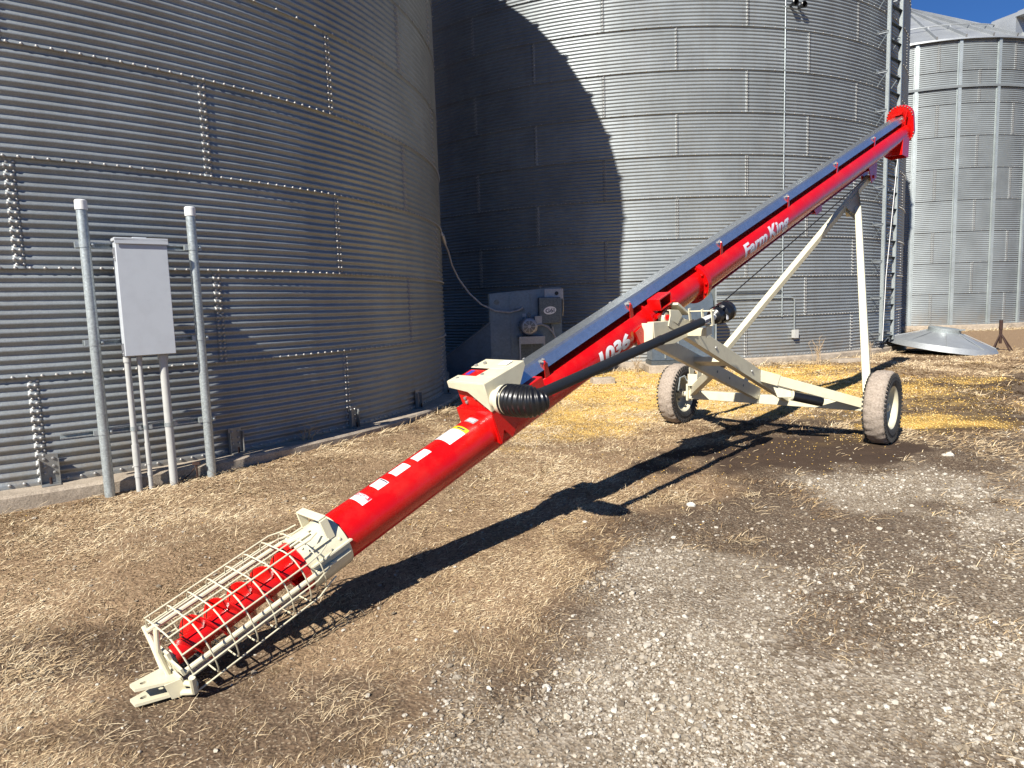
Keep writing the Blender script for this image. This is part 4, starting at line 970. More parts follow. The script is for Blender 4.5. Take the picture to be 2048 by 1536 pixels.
for (u0, u1, a0, a1, heads) in ((-.818, -.755, -14, 35, 1), (-.693, -.617, -9, 25, 2), (-.562, -.455, -8, 22, 3), (-.405, -.297, -5, 22, 4)):
    mb = MB(); patch(mb, u0, u1, a0, a1, sk=0)
    if heads == 1: patch(mb, u1 - .024, u1, a0 + 1, a1 - 1, TR + .0017, 2)
    if heads == 2: patch(mb, u1 - .012, u1 - .004, a0 + 6, a1 - 2, TR + .0017, 1)
    for k in range(5 if heads < 3 else 2):
        uu = u0 + .008 + k * .008; patch(mb, uu, uu + .0028, a0 + 5, a1 - 4 - 6 * (k % 3), TR + .0017, 3)
    dec = obj('warning_decal', mb, [M['white'], M['ink'], M['red_ink'], M['grey_decal']], tube)
    if heads == 1:
        vs, fs = text_mesh('DANGER', .02); x0 = min(v.x for v in vs); x1 = max(v.x for v in vs); w_ = TR * R_(a1 - a0) * .8
        mb = MB(); mb.add([on_tube(u1 - .02 + v.y * .016 / .7, R_(a0 + 4) + (v.x - x0) / (x1 - x0) * w_ / TR, TR + .0021) for v in vs], fs); obj('decal_lettering', mb, M['white'], dec)
mb = MB(); patch(mb, -.185, -.055, -25, 36); patch(mb, -.053, -.02, -20, 36, mi=1); patch(mb, -.044, -.032, 0, 26, TR + .0018, 2)
for k in range(11): patch(mb, -.178 + k * .011, -.174 + k * .011, -15, 31 - 8 * (k % 4 == 3), TR + .0018, 3)
obj('warning_decal', mb, [M['white'], M['yellow'], M['ink'], M['silver']], tube)
mb = MB(); patch(mb, .037, .086, -8, 25); patch(mb, .05, .058, -2, 20, TR + .0018, 1); patch(mb, .066, .072, -2, 20, TR + .0018, 1)
obj('warning_decal', mb, [M['grey_decal'], M['white']], tube)

# ------------------------------------------------------------------ electrical cabinet stand
PA, PB = Vector((-3.144, 5.18, 0)), Vector((-2.562, 5.665, 0)); PX = (PB - PA).normalized(); PN = Vector((PX.y, -PX.x, 0))   # PN faces the camera
stand = thing('electrical_stand', ((PA + PB) / 2 + Vector((0, 0, .14))), 'two galvanised posts carrying a tall grey electrical cabinet in front of the left bin', 'electrical cabinet')
for p_, zt in ((PA, 2.368), (PB, 2.366)):
    mb = MB(); mb.tube([p_ + ZUP * -.1, p_ + ZUP * (zt - .05)], .0365, 24)
    post = obj('post', mb, M['galv_pipe'], stand)
    mb = MB(); mb.lathe(p_ + ZUP * (zt - .07), ZUP, [(0, .037), (0, .042), (.065, .042), (.072, .036), (.072, .001)], 24); obj('post_cap', mb, M['cap'], post)
    for z_ in (2.042, 1.312, .628):
        mb = MB(); mb.lathe(p_ + ZUP * (z_ - .02), ZUP, [(0, .038), (0, .0405), (.04, .0405), (.04, .038)], 24); mb.box(p_ - PX * .05 + ZUP * z_ - PN * .01, PX * .016, PN * .02, ZUP * .02); mb.box(p_ + PX * .05 + ZUP * z_ - PN * .01, PX * .012, PN * .02, ZUP * .02); mb.dome(p_ + PX * .045 + PN * .02 + ZUP * z_, PN, .01, .016)
        obj('pipe_clamp', mb, M['galv_pipe'], post)
for z_, xa, xb in ((2.042, -.055, .80), (1.312, -.07, .79), (.628, -.275, .81)):
    mb = MB(); c0 = PA + PX * ((xa + xb) / 2) + ZUP * z_ - PN * .06; hl = (xb - xa) / 2
    mb.box(c0 - PN * .018, PX * hl, PN * .0015, ZUP * .021)
    for k in (-1, 1): mb.box(c0 + ZUP * .021 * k, PX * hl, PN * .02, ZUP * .0015); mb.box(c0 + PN * .019 + ZUP * .0165 * k, PX * hl, PN * .0015, ZUP * .0045)
    obj('strut_channel', mb, M['galv_pipe'], stand)
mb = MB(); cm = PA + PX * .362 + ZUP * 1.637 + PN * .01
mb.box(cm, PX * .176, PN * .07, ZUP * .44); cab = obj('cabinet', mb, M['cabinet'], stand, bevel=.004)
mb = MB(); mb.box(cm + PN * .075, PX * .179, PN * .006, ZUP * .437); obj('door', mb, M['cabinet'], cab, bevel=.003)
mb = MB(); mb.box(cm + ZUP * .447 + PN * .012, PX * .187, PN * .085, ZUP * .012); mb.box(cm + ZUP * .432 + PN * .094, PX * .187, PN * .003, ZUP * .02); mb.box(cm + ZUP * .465, PX * .05, PN * .03, ZUP * .006)
obj('rain_hood', mb, M['cabinet'], cab, bevel=.003)
for z_ in (.34, -.39):
    mb = MB(); mb.box(cm - PX * .179 + ZUP * z_ + PN * .02, PX * .004, PN * .016, ZUP * .05); mb.box(cm - PX * .185 + ZUP * (z_ + .02) + PN * .02, PX * .004, PN * .01, ZUP * .02); mb.dome(cm - PX * .181 + ZUP * (z_ - .03) + PN * .02, -PX, .008, .008); obj('latch', mb, M['motor'], cab)
for x_, r, cp in ((.203, .0225, .57), (.288, .0165, .52), (.458, .031, None)):
    mb = MB(); b0 = PA + PX * x_ + PN * .015; mb.tube([b0 + ZUP * -.1, b0 + ZUP * 1.2], r, 16); mb.lathe(b0 + ZUP * 1.15, ZUP, [(0, r), (0, r * 1.25), (.04, r * 1.25), (.04, r)], 16)
    if cp:
        mb.lathe(b0 + ZUP * .33, ZUP, [(0, r), (0, r * 1.22), (.17, r * 1.22), (.17, r)], 16); mb.lathe(b0 + ZUP * .24, ZUP, [(0, r), (0, r * 1.15), (.03, r * 1.15), (.03, r)], 16)
    mb.lathe(b0 + ZUP * .612, ZUP, [(0, r), (0, r * 1.12), (.032, r * 1.12), (.032, r)], 16, 1); mb.box(b0 + PX * (r + .015) + ZUP * .628, PX * .014, PN * .012, ZUP * .016, 1)
    obj('conduit_riser', mb, [M['pvc'], M['galv_pipe']], stand)
mb = MB(); gp = PB + Vector((-.08, -.09, 0)); z0 = float(ground_z(gp.x, gp.y)); mb.tube([gp + ZUP * (z0 - .1), gp + ZUP * (z0 + .14)], .008, 8); mb.box(gp + ZUP * (z0 + .14), (.03, 0, 0), (0, .012, 0), (0, 0, .012)); mb.tube([gp + ZUP * (z0 + .13), gp + Vector((-.05, 0, z0 + .06)), gp + Vector((-.12, -.02, z0 + .005))], .004, 6)
tag(obj('ground_rod', mb, M['rust'], None, (gp.x, gp.y, z0)), 'short rusty earth rod with a wire beside the right cabinet post', 'ground rod')

# ------------------------------------------------------------------ aeration fan in the gap between the bins
fan = thing('aeration_fan', (.3, 12.4, .1), 'blue-grey sheet metal aeration fan in the gap between the two big bins', 'fan')
FX = Vector((.995, .08, 0)); FY = Vector((-.08, .995, 0))
def FP(x, y, z): return Vector((.28, 11.85, 0)) + FX * x + FY * y + ZUP * z
mb = MB(); mb.prism([FP(-.62, 0, .15), FP(.62, 0, .15), FP(.62, 0, 1.79), FP(-.62, 0, 1.705)], FY * .012)
mb.prism([FP(-.62, .4, .15), FP(-.62, .4, 1.705), FP(.62, .4, 1.79), FP(.62, .4, .15)], FY * .012)
mb.prism([FP(-.62, .006, .15), FP(-.62, .006, 1.7), FP(-.62, .394, 1.7), FP(-.62, .394, .15)], FX * .01); mb.prism([FP(.62, .006, .15), FP(.62, .006, 1.785), FP(.62, .394, 1.785), FP(.62, .394, .15)], FX * .01)
mb.prism([FP(-.63, .0, 1.71), FP(.63, .0, 1.796), FP(.63, .4, 1.796), FP(-.63, .4, 1.71)], ZUP * .01)
for x_ in (-.27, .085): mb.box(FP(x_, -.012, .95), FX * .006, FY * .008, ZUP * (.76 + .03 * x_), 0)
mb.lathe(FP(-.5, -.008, 1.57), -FY, [(0, .045), (.004, .045), (.005, .001)], 16, 1)
mb.box(FP(-.12, -.009, 1.42), FX * .1, FY * .003, ZUP * .03, 1)
for p_ in ((-.03, 1.33), (-.06, 1.24)): mb.box(FP(p_[0], -.012, p_[1]), FX * .03, FY * .006, ZUP * .03, 2)
obj('housing', mb, [M['fan_blue'], M['steel_dark'], M['motor']], fan)
mb = MB(); mb.box(FP(.49, -.014, 1.68), FX * .16, FY * .01, ZUP * .085); mb.prism([FP(.652, -.02, 1.765), FP(.652, .05, 1.765), FP(.652, .05, 1.3), FP(.652, -.02, 1.42)], FX * .01); mb.lathe(FP(.54, -.024, 1.69), -FY, [(0, .034), (.01, .03), (.011, .001)], 16, 1); obj('fan_nameplate', mb, [M['motor'], M['black_plastic']], fan)
mb = MB(); a_ = [FP(-.625, -.02, 1.22), FP(-.625, .42, 1.22), FP(-.625, .42, .12), FP(-.625, -.02, .12)]; b_ = [FP(-1.62, .25, .5), FP(-1.62, .8, .5), FP(-1.62, .8, .05), FP(-1.62, .25, .05)]
mb.add(a_ + b_, [(0, 1, 5, 4), (1, 2, 6, 5), (2, 3, 7, 6), (3, 0, 4, 7), (3, 2, 1, 0), (4, 5, 6, 7)])
mb.beam(FP(-.63, -.03, 1.23), FP(-1.6, .24, .52), .03, .02)
obj('transition_duct', mb, M['fan_blue'], fan, bevel=.004)
mb = MB(); mo = FP(.02, -.3, 1.14)
mb.lathe(mo, FY, [(0, .001), (0, .1), (.008, .125), (.03, .145), (.1, .15), (.3, .15), (.3, .001)], 36, 0)
for k in range(20):
    q = 2 * math.pi * k / 20; rd = FX * math.cos(q) + ZUP * math.sin(q); mb.box(mo + FY * .2 + rd * .156, FY * .09, rd * .008, FY.cross(rd) * .003, 0)
motor = obj('motor', mb, M['motor'], fan, ang=40)
mb = MB(); mb.tube([mo + FY * .05 + ZUP * .15, mo + FY * .05 + ZUP * .2 + FX * -.02, mo + FY * .05 + ZUP * .24, mo + FY * .05 + ZUP * .2 + FX * .03, mo + FY * .05 + ZUP * .16], .008, 8); obj('lifting_eye', mb, M['steel_dark'], motor)
mb = MB()
for ri in range(4):
    for k in range(8):
        q0, q1 = 2 * math.pi * (k + .1) / 8, 2 * math.pi * (k + .9) / 8; r0, r1 = .033 + ri * .018, .043 + ri * .018
        vs = [mo - FY * .002 + (FX * math.cos(q) + ZUP * math.sin(q)) * r for q in np.linspace(q0, q1, 5) for r in (r0, r1)]
        mb.add(vs, [(2 * i, 2 * i + 1, 2 * i + 3, 2 * i + 2) for i in range(4)])
obj('fan_grille', mb, M['black_plastic'], motor)
mb = MB(); mb.box(FP(.06, -.17, .96), FX * .22, FY * .17, ZUP * .015)
for x_ in (-.15, .265): mb.box(FP(x_, -.32, .53), FX * .012, FY * .02, ZUP * .42)
mb.box(FP(.055, -.33, .9), FX * .2, FY * .004, ZUP * .05); mb.box(FP(.055, -.01, .6), FX * .2, FY * .01, ZUP * .3, 1)
obj('motor_mount', mb, [M['motor'], M['steel_dark']], fan)
mb = MB(); bx = FP(.40, -.08, 1.4); mb.box(bx, FX * .19, FY * .06, ZUP * .225); box = obj('control_box', mb, M['steel_dark'], fan, bevel=.012)
mb = MB(); n = 32; vs = [bx - FY * .063 + FX * .108 * math.cos(2 * math.pi * k / n) + ZUP * (.068 * math.sin(2 * math.pi * k / n) + .008 * math.cos(2 * math.pi * k / n)) + ZUP * .0 for k in range(n)]; mb.prism(vs, FY * .004); plate = obj('oval_label', mb, M['white'], box)
vs, fs = text_mesh('G6I', .02); x0 = min(v.x for v in vs); x1 = max(v.x for v in vs); yt = max(v.y for v in vs)
mb = MB(); mb.add([bx - FY * .0665 + FX * ((v.x - x0) / (x1 - x0) - .5) * .155 + ZUP * (v.y / yt - .5) * .068 + ZUP * .012 * ((v.x - x0) / (x1 - x0) - .5) for v in vs], fs); obj('label_lettering', mb, M['ink'], plate)
mb = MB(); mb.dome(bx - FY * .06 + ZUP * .15, -FY, .012, .008, 0); mb.tube([bx - ZUP * .22 + FX * .03, bx - ZUP * .3 + FX * .03], .022, 10, 0); mb.tube([bx - ZUP * .28 + FX * .04, bx - ZUP * .42 + FX * .06], .02, 8, 1)
mb.tube([mo + FX * .15 + FY * .1 + ZUP * .02, mo + FX * .22 + FY * .08 + ZUP * .03, mo + FX * .33 + FY * .06 - ZUP * .02, mo + FX * .42 + FY * .05 - ZUP * .14, mo + FX * .47 + FY * .05 - ZUP * .26], .016, 8, 1)
mb.box(mo + FX * .17 + FY * .16 + ZUP * .1, FX * .06, FY * .06, ZUP * .07, 2)
obj('motor_wiring', mb, [M['steel_dark'], M['cable_grey'], M['motor']], fan)
mb = MB(); cp = [(-1.0, 11.1, 2.52), (-.97, 11.3, 2.42), (-.93, 11.45, 2.2), (-.84, 11.6, 1.98), (-.68, 11.65, 1.74), (-.48, 11.68, 1.54), (-.24, 11.7, 1.42), (0, 11.72, 1.39), (.15, 11.75, 1.42), (.22, 11.8, 1.46)]
mb.tube(cp, .016, 8); obj('power_cable', mb, M['cable_grey'], fan)
mb = MB(); mb.tube([(-1.0, 11.1, 2.52), (-1.03, 11.02, 2.64)], [.028, .036], 12); mb.tube([(-1.03, 11.02, 2.64), (-1.045, 10.99, 2.69)], [.03, .022], 12); obj('cable_plug', mb, M['motor'], fan)

# second fan unit beside the middle bin
fan2 = thing('bin_fan', (3.3, 13.4, .1), 'pale galvanised fan box on a concrete pad, behind the auger undercarriage', 'fan')
def Q(x, y, z): return Vector((3.32, 13.15, 0)) + Vector((x, y, z))
mb = MB(); prof = [(-.6, .36), (-.6, 1.72), (.5, 1.78), (.58, 1.5), (.6, 1.1), (.6, .36)]
mb.prism([Q(a_, .25, b_) for a_, b_ in prof], (0, .5, 0)); obj('housing', mb, M['fan_blue'], fan2, bevel=.006)
mb = MB(); mb.box(Q(.62, .1, 1.05), (.012, 0, 0), (0, .14, 0), (0, 0, .7)); mb.box(Q(-.1, -.012, 1.05), (.012, 0, 0), (0, .012, 0), (0, 0, .66)); mb.box(Q(-.35, -.012, .6), (.012, 0, 0), (0, .012, 0), (0, 0, .2)); obj('trim', mb, M['galv_pipe'], fan2)
mb = MB(); mb.box(Q(0, .25, .315), (.62, 0, 0), (0, .28, 0), (0, 0, .04)); obj('skid', mb, M['steel_dark'], fan2)
mb = MB(); mb.box(Q(0, .25, .135), (.68, 0, 0), (0, .36, 0), (0, 0, .138)); obj('concrete_pad', mb, M['concrete'], fan2, bevel=.015)

# ------------------------------------------------------------------ cone lid, jack stand, blocks
cc = Vector((9.95, 15.75, .12)); lid = thing('cone_lid', cc, 'low grey metal cone lid lying on the ground between the two right bins', 'bin lid')
tilt = (ZUP + Vector((.12, -.1, 0))).normalized()
mb = MB(); mb.lathe(cc + Vector((0, 0, .1)), tilt, [(-.0, 1.1), (.01, 1.12), (.13, 1.04), (.26, .62), (.37, .36), (.37, .34), (.25, .6), (.12, 1.02), (0, 1.09)], 72)
for k in range(8):
    q = 2 * math.pi * k / 8 + .3; y = tilt.cross(Vector((1, 0, 0))).normalized(); x = y.cross(tilt); rd = x * math.cos(q) + y * math.sin(q); o0 = cc + Vector((0, 0, .1))
    mb.beam(o0 + tilt * .137 + rd * 1.03, o0 + tilt * .375 + rd * .37, .02, .014, tilt)
obj('cone', mb, M['roof'], lid, ang=28)
mb = MB(); o0 = cc + Vector((-.02, 0, .1)) + tilt * .36; mb.lathe(o0, tilt, [(0, .34), (.0, .36), (.02, .36), (.02, .33), (.1, .33), (.11, .31), (.115, .001)], 48); mb.box(o0 + Vector((.2, -.33, .06)), (.06, 0, 0), (0, .02, 0), (0, 0, .015)); obj('collar', mb, M['galv_pipe'], lid)
jc = Vector((11.27, 15.7, .1)); mb = MB()
mb.tube([jc + ZUP * .18, jc + ZUP * .66], .032, 10); mb.tube([jc + ZUP * .5, jc + ZUP * .72], .04, 10)
for q in (R_(200), R_(280), R_(350), R_(80)): mb.tube([jc + ZUP * .42, jc + Vector((.27 * math.cos(q), .27 * math.sin(q), .0))], .018, 8)
mb.tube([jc + Vector((-.2, -.05, .05)), jc + Vector((.05, -.2, .05))], .01, 6)
tag(obj('jack_stand', mb, M['rust'], None, jc), 'dark rusty tripod jack stand standing on the soil right of the cone lid', 'jack stand')
def block(name, c, sx, sy, sz, rot, label, cat, mat=M['concrete'], jag=.02):
    mb = MB(); n = 12; random.seed(hash(name) % 97 + int(sx * 100)); pts = []
    x, y = Vector((math.cos(rot), math.sin(rot), 0)), Vector((-math.sin(rot), math.cos(rot), 0))
    out = [(-1, -1), (-.3, -1.05), (.4, -.95), (1, -1), (1.05, 0), (.95, 1), (.2, 1.02), (-.5, .95), (-1, 1), (-1.04, 0)]
    out = [(a_ + random.uniform(-jag, jag) * 3, b_ + random.uniform(-jag, jag) * 3) for a_, b_ in out]
    bot = [Vector(c) + x * a_ * sx + y * b_ * sy - ZUP * .05 for a_, b_ in out]; top = [Vector(c) + x * a_ * sx * .95 + y * b_ * sy * .95 + ZUP * (sz + random.uniform(-jag, jag) * .3) for a_, b_ in out]
    k = len(out); mb.add(bot + top + [Vector(c) + ZUP * (sz + .008)], [(i, (i + 1) % k, k + (i + 1) % k, k + i) for i in range(k)] + [(k + i, k + (i + 1) % k, 2 * k) for i in range(k)])
    return tag(obj(name, mb, mat, None, c, bevel=.01, ang=25), label, cat)
block('concrete_slab', (6.95, 14.1, .12), .3, .17, .07, .2, 'pale flat concrete slab lying on the grain by the middle bin foundation', 'slab')
block('concrete_block', (1.59, 11.9, .1), .2, .14, .1, .1, 'small broken grey concrete block on the grass under the red tube', 'concrete block')
M['stone'] = simple('pale_limestone', (0.52, 0.49, 0.43), 0.85, 0, .2, 25, .5, 40, .01)

# ------------------------------------------------------------------ scattered ground cover
def visible(x, y, margin=.12):
    """rough frustum test on the ground so that only what can be seen is scattered"""
    d = np.stack([x, y, surf_z(x, y) - CAM_H], -1)
    R3 = np.array([tuple(CAM_R), tuple(CAM_D), tuple(CAM_F)])
    q = d @ R3.T
    px = q[:, 0] / q[:, 2] * F_PX / 1024; py = q[:, 1] / q[:, 2] * F_PX / 768
    return (q[:, 2] > .3) & (np.abs(px) < 1 + margin + .25) & (py < 1 + margin + .1) & (py > -1)
def scatter(n, near=1.6, far_=17.0, xr=(-6, 15), power=2.0):
    """points whose density falls off with distance"""
    out = []
    while sum(map(len, out)) < n:
        m_ = n * 2; t = rng.random(m_); y = near * (far_ / near) ** t; x = rng.uniform(-1.0, 1.35, m_) * y * .95 + 0
        keep = visible(x, y) & ~in_slab(x, y) & (x > xr[0]) & (x < xr[1]); out.append(np.stack([x[keep], y[keep]], 1))
    return np.concatenate(out)[:n]
def blade_mat(name):
    mt, t, b = new_mat(name)
    at = N(t, 'ShaderNodeAttribute', attribute_name='tint'); sp = N(t, 'ShaderNodeSeparateColor'); t.links.new(at.outputs['Color'], sp.inputs[0])
    c = ramp(t, sp.outputs[0], [(0.0, (0.075, 0.04, 0.02)), (0.3, (0.25, 0.165, 0.088)), (0.65, (0.52, 0.385, 0.225)), (1.0, (0.72, 0.59, 0.39))])
    t.links.new(c, b.inputs['Base Color']); b.inputs['Roughness'].default_value = 0.7; b.inputs['Specular IOR Level'].default_value = 0.25
    return mt
def blades(name, P, length, width, lift, tint, mat, label, flow=None):
    n = len(P); a_ = rng.uniform(0, 2 * np.pi, n) if flow is None else flow
    L = length * rng.uniform(.55, 1.25, n); el = np.clip(rng.normal(lift, .28, n), .02, 1.45); bend = rng.uniform(.2, .9, n)
    dx, dy = np.cos(a_), np.sin(a_); wx, wy = -dy * width / 2, dx * width / 2
    z0 = surf_z(P[:, 0], P[:, 1]) - .004
    pts = []
    for t, wk in ((0, 1.0), (.5, .8), (1.0, .12)):
        h = L * t * np.cos(el * (1 - .0)); e2 = np.clip(el - bend * t * .9, -.25, 1.5)
        hx = L * t * np.cos(e2); hz = np.maximum(L * t * np.sin(np.maximum(el - bend * t * .6, .05)), .002)
        cx_, cy_, cz_ = P[:, 0] + dx * hx, P[:, 1] + dy * hx, z0 + hz
        pts += [np.stack([cx_ - wx * wk, cy_ - wy * wk, cz_], -1), np.stack([cx_ + wx * wk, cy_ + wy * wk, cz_ + width * .25], -1)]
    V = np.stack(pts, 1).reshape(-1, 3); i = np.arange(n)[:, None] * 6
    F = np.concatenate([i + np.array([[0, 1, 3, 2]]), i + np.array([[2, 3, 5, 4]])], 0)
    me = np_mesh(name, V, F, [mat])
    at = me.color_attributes.new('tint', 'FLOAT_COLOR', 'POINT'); tt = np.repeat(tint, 6); at.data.foreach_set('color', np.stack([tt, tt, tt, np.ones_like(tt)], 1).astype(np.float32).ravel())
    o = bpy.data.objects.new(name, me); COL.objects.link(o); return tag(o, label, 'grass', None, 'stuff')
M['blade'] = blade_mat('dry_grass_blade')
P = scatter(760000, 1.7, 16.5)
g, so, co, wet = zones(P[:, 0], P[:, 1])
cl = fbm(P[:, 0], P[:, 1], 2.3, 91)
keep = rng.random(len(P)) < np.clip(1 - .97 * g, 0, 1) * np.clip(1 - .72 * so, 0, 1) * np.clip(1 - .93 * wet, 0, 1) * np.clip(1 - .5 * co, 0, 1) * np.where(so > .4, sstep(.35, .6, cl) * 1.2, .55 + .45 * sstep(.3, .6, cl))
P = P[keep]; g, so, co, wet, cl = g[keep], so[keep], co[keep], wet[keep], cl[keep]
dist = np.hypot(P[:, 0], P[:, 1])
wdt = np.clip(.00085 * dist, .0019, .011) * rng.uniform(.6, 1.3, len(P))
clump = fbm(P[:, 0], P[:, 1], .8, 101)
tint = np.clip(.55 + (clump - .5) * 1.0 + (fbm(P[:, 0], P[:, 1], 5, 161) - .5) * .8 + rng.normal(0, .24, len(P)) - .22 * so, 0, 1)
flow = fbm(P[:, 0], P[:, 1], .7, 131) * 14 + rng.normal(0, 1.1, len(P))
blades('dry_grass', P, np.clip(.016 + .0032 * dist, .020, .05) * (1 + .5 * so), wdt, .42, tint, M['blade'], 'short dead straw coloured turf covering the yard left of the gravel', flow)
# longer straw tufts
tp = []
for _ in range(520):
    q = scatter(1, 1.8, 14)[0]; gg, ss, c2, w2 = (float(v) for v in zones(np.array([q[0]]), np.array([q[1]])))
    if w2 > .4 or rng.random() < gg * .93: continue
    m_ = int(rng.integers(8, 40)); tp.append(np.stack([q[0] + rng.normal(0, .045, m_), q[1] + rng.normal(0, .045, m_)], 1))
for q, m_, sp_ in (((1.14, 5.05), 420, .17), ((-.75, 2.62), 400, .16), ((-.55, 2.35), 260, .14), ((-1.9, 2.3), 200, .15), ((2.2, 13.7), 150, .1), ((1.6, 12.0), 120, .12)):
    tp.append(np.stack([q[0] + rng.normal(0, sp_, m_), q[1] + rng.normal(0, sp_ * .7, m_)], 1))
for _ in range(120):   # fringe along the foundations
    q_ = R_(rng.uniform(-75, 10)); rr = B1[2] + .27 + abs(rng.normal(0, .06)); m_ = int(rng.integers(6, 22))
    tp.append(np.stack([B1[0] + rr * math.cos(q_) + rng.normal(0, .03, m_), B1[1] + rr * math.sin(q_) + rng.normal(0, .03, m_)], 1))
for _ in range(130):
    q_ = R_(rng.uniform(-100, -48)); rr = B2[2] + .2 + abs(rng.normal(0, .08)); m_ = int(rng.integers(8, 26))
    tp.append(np.stack([B2[0] + rr * math.cos(q_) + rng.normal(0, .05, m_), B2[1] + rr * math.sin(q_) + rng.normal(0, .05, m_)], 1))
for _ in range(90):
    q_ = R_(rng.uniform(-140, -70)); rr = B3[2] + .28 + abs(rng.normal(0, .15)); m_ = int(rng.integers(10, 26))
    tp.append(np.stack([B3[0] + rr * math.cos(q_) + rng.normal(0, .08, m_), B3[1] + rr * math.sin(q_) + rng.normal(0, .08, m_)], 1))
P = np.concatenate(tp); dist = np.hypot(P[:, 0], P[:, 1])
tint = np.clip(rng.normal(.72, .2, len(P)), 0, 1)
blades('straw_tufts', P, np.clip(.045 + .008 * dist, .05, .2), np.clip(.0008 * dist, .0018, .012), .45, tint, M['blade'], 'longer pale straw tufts sticking out of the dead turf')

# gravel
def stone_mat(name):
    mt, t, b = new_mat(name); p = pos(t)
    at = N(t, 'ShaderNodeAttribute', attribute_name='tint'); sp = N(t, 'ShaderNodeSeparateColor'); t.links.new(at.outputs['Color'], sp.inputs[0])
    c = ramp(t, sp.outputs[0], [(0.0, (0.15, 0.115, 0.078)), (0.35, (0.29, 0.24, 0.175)), (0.7, (0.44, 0.39, 0.315)), (1.0, (0.62, 0.58, 0.50))])
    c = mix_rgb(t, 1.0, c, ramp(t, noise(t, 70, 5, .7, p), [(.3, .75), (.7, 1.1)]), 'MULTIPLY')
    t.links.new(c, b.inputs['Base Color']); b.inputs['Roughness'].default_value = 0.9; bump(t, b, noise(t, 90, 4, .7, p), .4, .004); return mt
M['gravel'] = stone_mat('gravel_stone')
ico = bmesh.new(); bmesh.ops.create_icosphere(ico, subdivisions=1, radius=1.0); IV = np.array([v.co[:] for v in ico.verts]); IF = np.array([[v.index for v in f.verts] for f in ico.faces]); ico.free()
def stones(name, P, size, flat, tint, mats, label, cat, smooth=False, kind='stuff', IVb=IV, IFb=IF, jag=.28, sink=.35):
    n = len(P); k = len(IVb)
    sc = np.stack([size * rng.uniform(.75, 1.3, n), size * rng.uniform(.7, 1.1, n), size * flat * rng.uniform(.7, 1.2, n)], 1)
    J = 1 + rng.uniform(-jag, jag, (n, k)); Vl = IVb[None] * J[..., None] * sc[:, None, :]
    a_ = rng.uniform(0, 2 * np.pi, n); ca, sa = np.cos(a_)[:, None], np.sin(a_)[:, None]; tl = rng.normal(0, .25, n)[:, None]
    X = Vl[..., 0] * ca - Vl[..., 1] * sa; Y = Vl[..., 0] * sa + Vl[..., 1] * ca; Z = Vl[..., 2] + tl * X * .5
    z0 = surf_z(P[:, 0], P[:, 1]) + size * flat * (1 - sink * 1.4)
    V = np.stack([X + P[:, 0:1], Y + P[:, 1:2], Z + z0[:, None]], -1).reshape(-1, 3); F = (IFb[None] + np.arange(n)[:, None, None] * k).reshape(-1, 3)
    me = np_mesh(name, V, F, mats, smooth=smooth); at = me.color_attributes.new('tint', 'FLOAT_COLOR', 'POINT'); tt = np.repeat(tint, k); at.data.foreach_set('color', np.stack([tt, tt, tt, np.ones_like(tt)], 1).astype(np.float32).ravel())
    o = bpy.data.objects.new(name, me); COL.objects.link(o); return tag(o, label, cat, None, kind)
P = scatter(300000, 1.6, 15)
g, so, co, wet = zones(P[:, 0], P[:, 1]); patchy = fbm(P[:, 0], P[:, 1], 1.5, 141)
keep = rng.random(len(P)) < np.clip(g * (.16 + .62 * sstep(.40, .64, patchy)) + .014, 0, 1) * (1 - .4 * wet)
P = P[keep]; dist = np.hypot(P[:, 0], P[:, 1]); n = len(P)
size = np.clip(np.exp(rng.normal(math.log(.0040), .55, n)), .0020, .019) * np.clip(.8 + .06 * dist, .9, 1.5)
tint = np.clip(rng.beta(1.9, 1.7, n), 0, 1)
stones('gravel', P, size, .62, tint, [M['gravel']], 'loose pale limestone gravel scattered over the bare yard on the right', 'gravel')
# spilled grain
def kern_mat():
    mt, t, b = new_mat('yellow_grain'); at = N(t, 'ShaderNodeAttribute', attribute_name='tint'); sp = N(t, 'ShaderNodeSeparateColor'); t.links.new(at.outputs['Color'], sp.inputs[0])
    c = ramp(t, sp.outputs[0], [(0.0, (0.45, 0.24, 0.045)), (.5, (0.76, 0.49, 0.12)), (1.0, (0.86, 0.68, 0.33))]); t.links.new(c, b.inputs['Base Color']); b.inputs['Roughness'].default_value = .5; return mt
M['grain'] = kern_mat()
oc = np.array([(1, 0, 0), (-1, 0, 0), (0, 1, 0), (0, -1, 0), (0, 0, 1), (0, 0, -1)], float); of = np.array([(0, 2, 4), (2, 1, 4), (1, 3, 4), (3, 0, 4), (2, 0, 5), (1, 2, 5), (3, 1, 5), (0, 3, 5)])
P = scatter(150000, 4.5, 17)
g, so, co, wet = zones(P[:, 0], P[:, 1]); thin = fbm(P[:, 0], P[:, 1], .8, 171)
nearw = np.exp(-((P[:, 0] - 3.2) ** 2 / 4 + (P[:, 1] - 7.6) ** 2 / 2.5)) * .05
keep = rng.random(len(P)) < np.clip(co * .95 + nearw * sstep(.4, .6, thin) + .004, 0, 1)
P = P[keep]; n = len(P); dist = np.hypot(P[:, 0], P[:, 1])
stones('spilled_grain', P, np.clip(.0008 * dist, .0055, .0105) * rng.uniform(.8, 1.2, n), .7, np.clip(rng.normal(.5, .25, n), 0, 1), [M['grain']], 'yellow maize kernels spilled over the ground in front of the middle bin', 'grain', IVb=oc, IFb=of, jag=.15, sink=.1)

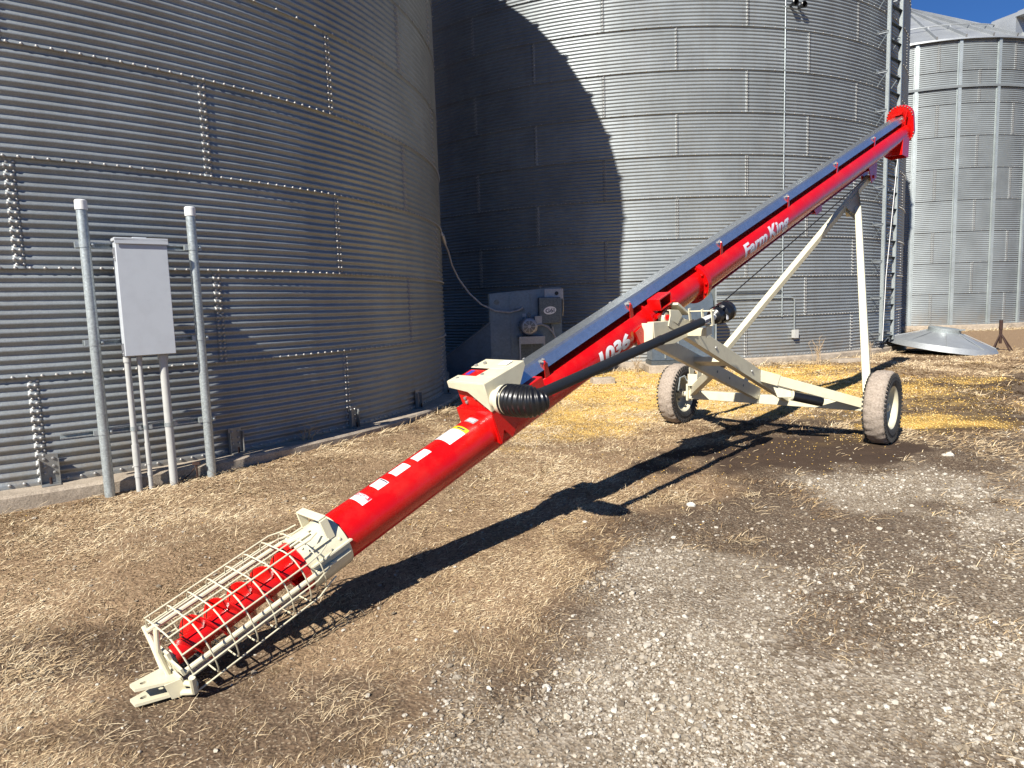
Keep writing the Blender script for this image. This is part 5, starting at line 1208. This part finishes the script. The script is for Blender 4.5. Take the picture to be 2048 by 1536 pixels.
# a few larger rocks one can point at
ico = bmesh.new(); bmesh.ops.create_icosphere(ico, subdivisions=2, radius=1.0); RV = np.array([v.co[:] for v in ico.verts]); RF = [tuple(v.index for v in f.verts) for f in ico.faces]; ico.free()
def rock(x, y, r, label, seed):
    rg = np.random.default_rng(seed); J = 1 + .18 * np.sin(RV @ rg.normal(0, 2.2, (3,)) + rg.uniform(0, 6)) + rg.uniform(-.06, .06, len(RV)); Vv = RV * J[:, None] * np.array([r * 1.25, r * .9, r * .7]); q = rg.uniform(0, 6)
    X = Vv[:, 0] * math.cos(q) - Vv[:, 1] * math.sin(q); Y = Vv[:, 0] * math.sin(q) + Vv[:, 1] * math.cos(q); z = float(surf_z(np.array(x), np.array(y)))
    mb = MB(); mb.add(np.stack([X + x, Y + y, Vv[:, 2] + z + r * .35], 1), RF); tag(obj('rock', mb, M['stone'], None, (x, y, z), ang=22), label, 'rock', 'loose limestone rocks')
rock(.10, 2.62, .018, 'pale rock at the edge of the turf, below the middle of the tube shadow', 3)
rock(1.29, 4.90, .026, 'white rock beside the thin driveline shadow at the straw tuft', 5)
rock(.62, 2.05, .018, 'broken white rock in the gravel at the bottom edge', 12)
rock(3.9, 6.0, .032, 'white rock in the gravel below the right wheel', 15)
# dead weeds by the foundations
def weed(x, y, h, n, label):
    z = float(ground_z(np.array(x), np.array(y))); mb = MB()
    for _ in range(n):
        a_ = rng.uniform(0, 6.28); l = h * rng.uniform(.6, 1.1); sp_ = rng.uniform(.08, .4) * l; p0 = Vector((x + rng.normal(0, .03), y + rng.normal(0, .03), z - .01))
        pts = [p0 + Vector((math.cos(a_) * sp_ * t * t, math.sin(a_) * sp_ * t * t, l * t)) for t in (0, .4, .75, 1)]; mb.tube(pts, [.005, .004, .003, .002], 4)
        for _k in range(3):
            b0 = pts[1].lerp(pts[3], rng.random()); q = rng.uniform(0, 6.28); mb.tube([b0, b0 + Vector((math.cos(q) * .07, math.sin(q) * .07, .06))], [.003, .0015], 4)
    o = obj('dry_weed', mb, M['weed'], None, (x, y, z)); tag(o, label, 'weed', 'dead weeds by the bin foundations')
M['weed'] = simple('dead_weed_stalk', (0.42, 0.31, 0.19), .8, 0, .3, 30)
weed(6.2, 13.8, .5, 12, 'dead weed stalks against the middle bin foundation, left of the concrete slab')
weed(2.45, 13.35, .4, 10, 'dead weed at the left end of the fan box pad')
weed(-2.05, 6.68, .22, 8, 'low dead weed by the left bin foundation, just right of the cabinet posts')
weed(12.9, 24.2, .6, 12, 'dead weeds against the foundation of the far right bin')
weed(7.6, 14.5, .42, 9, 'dead weed stalks by the middle bin foundation, just right of the concrete slab')
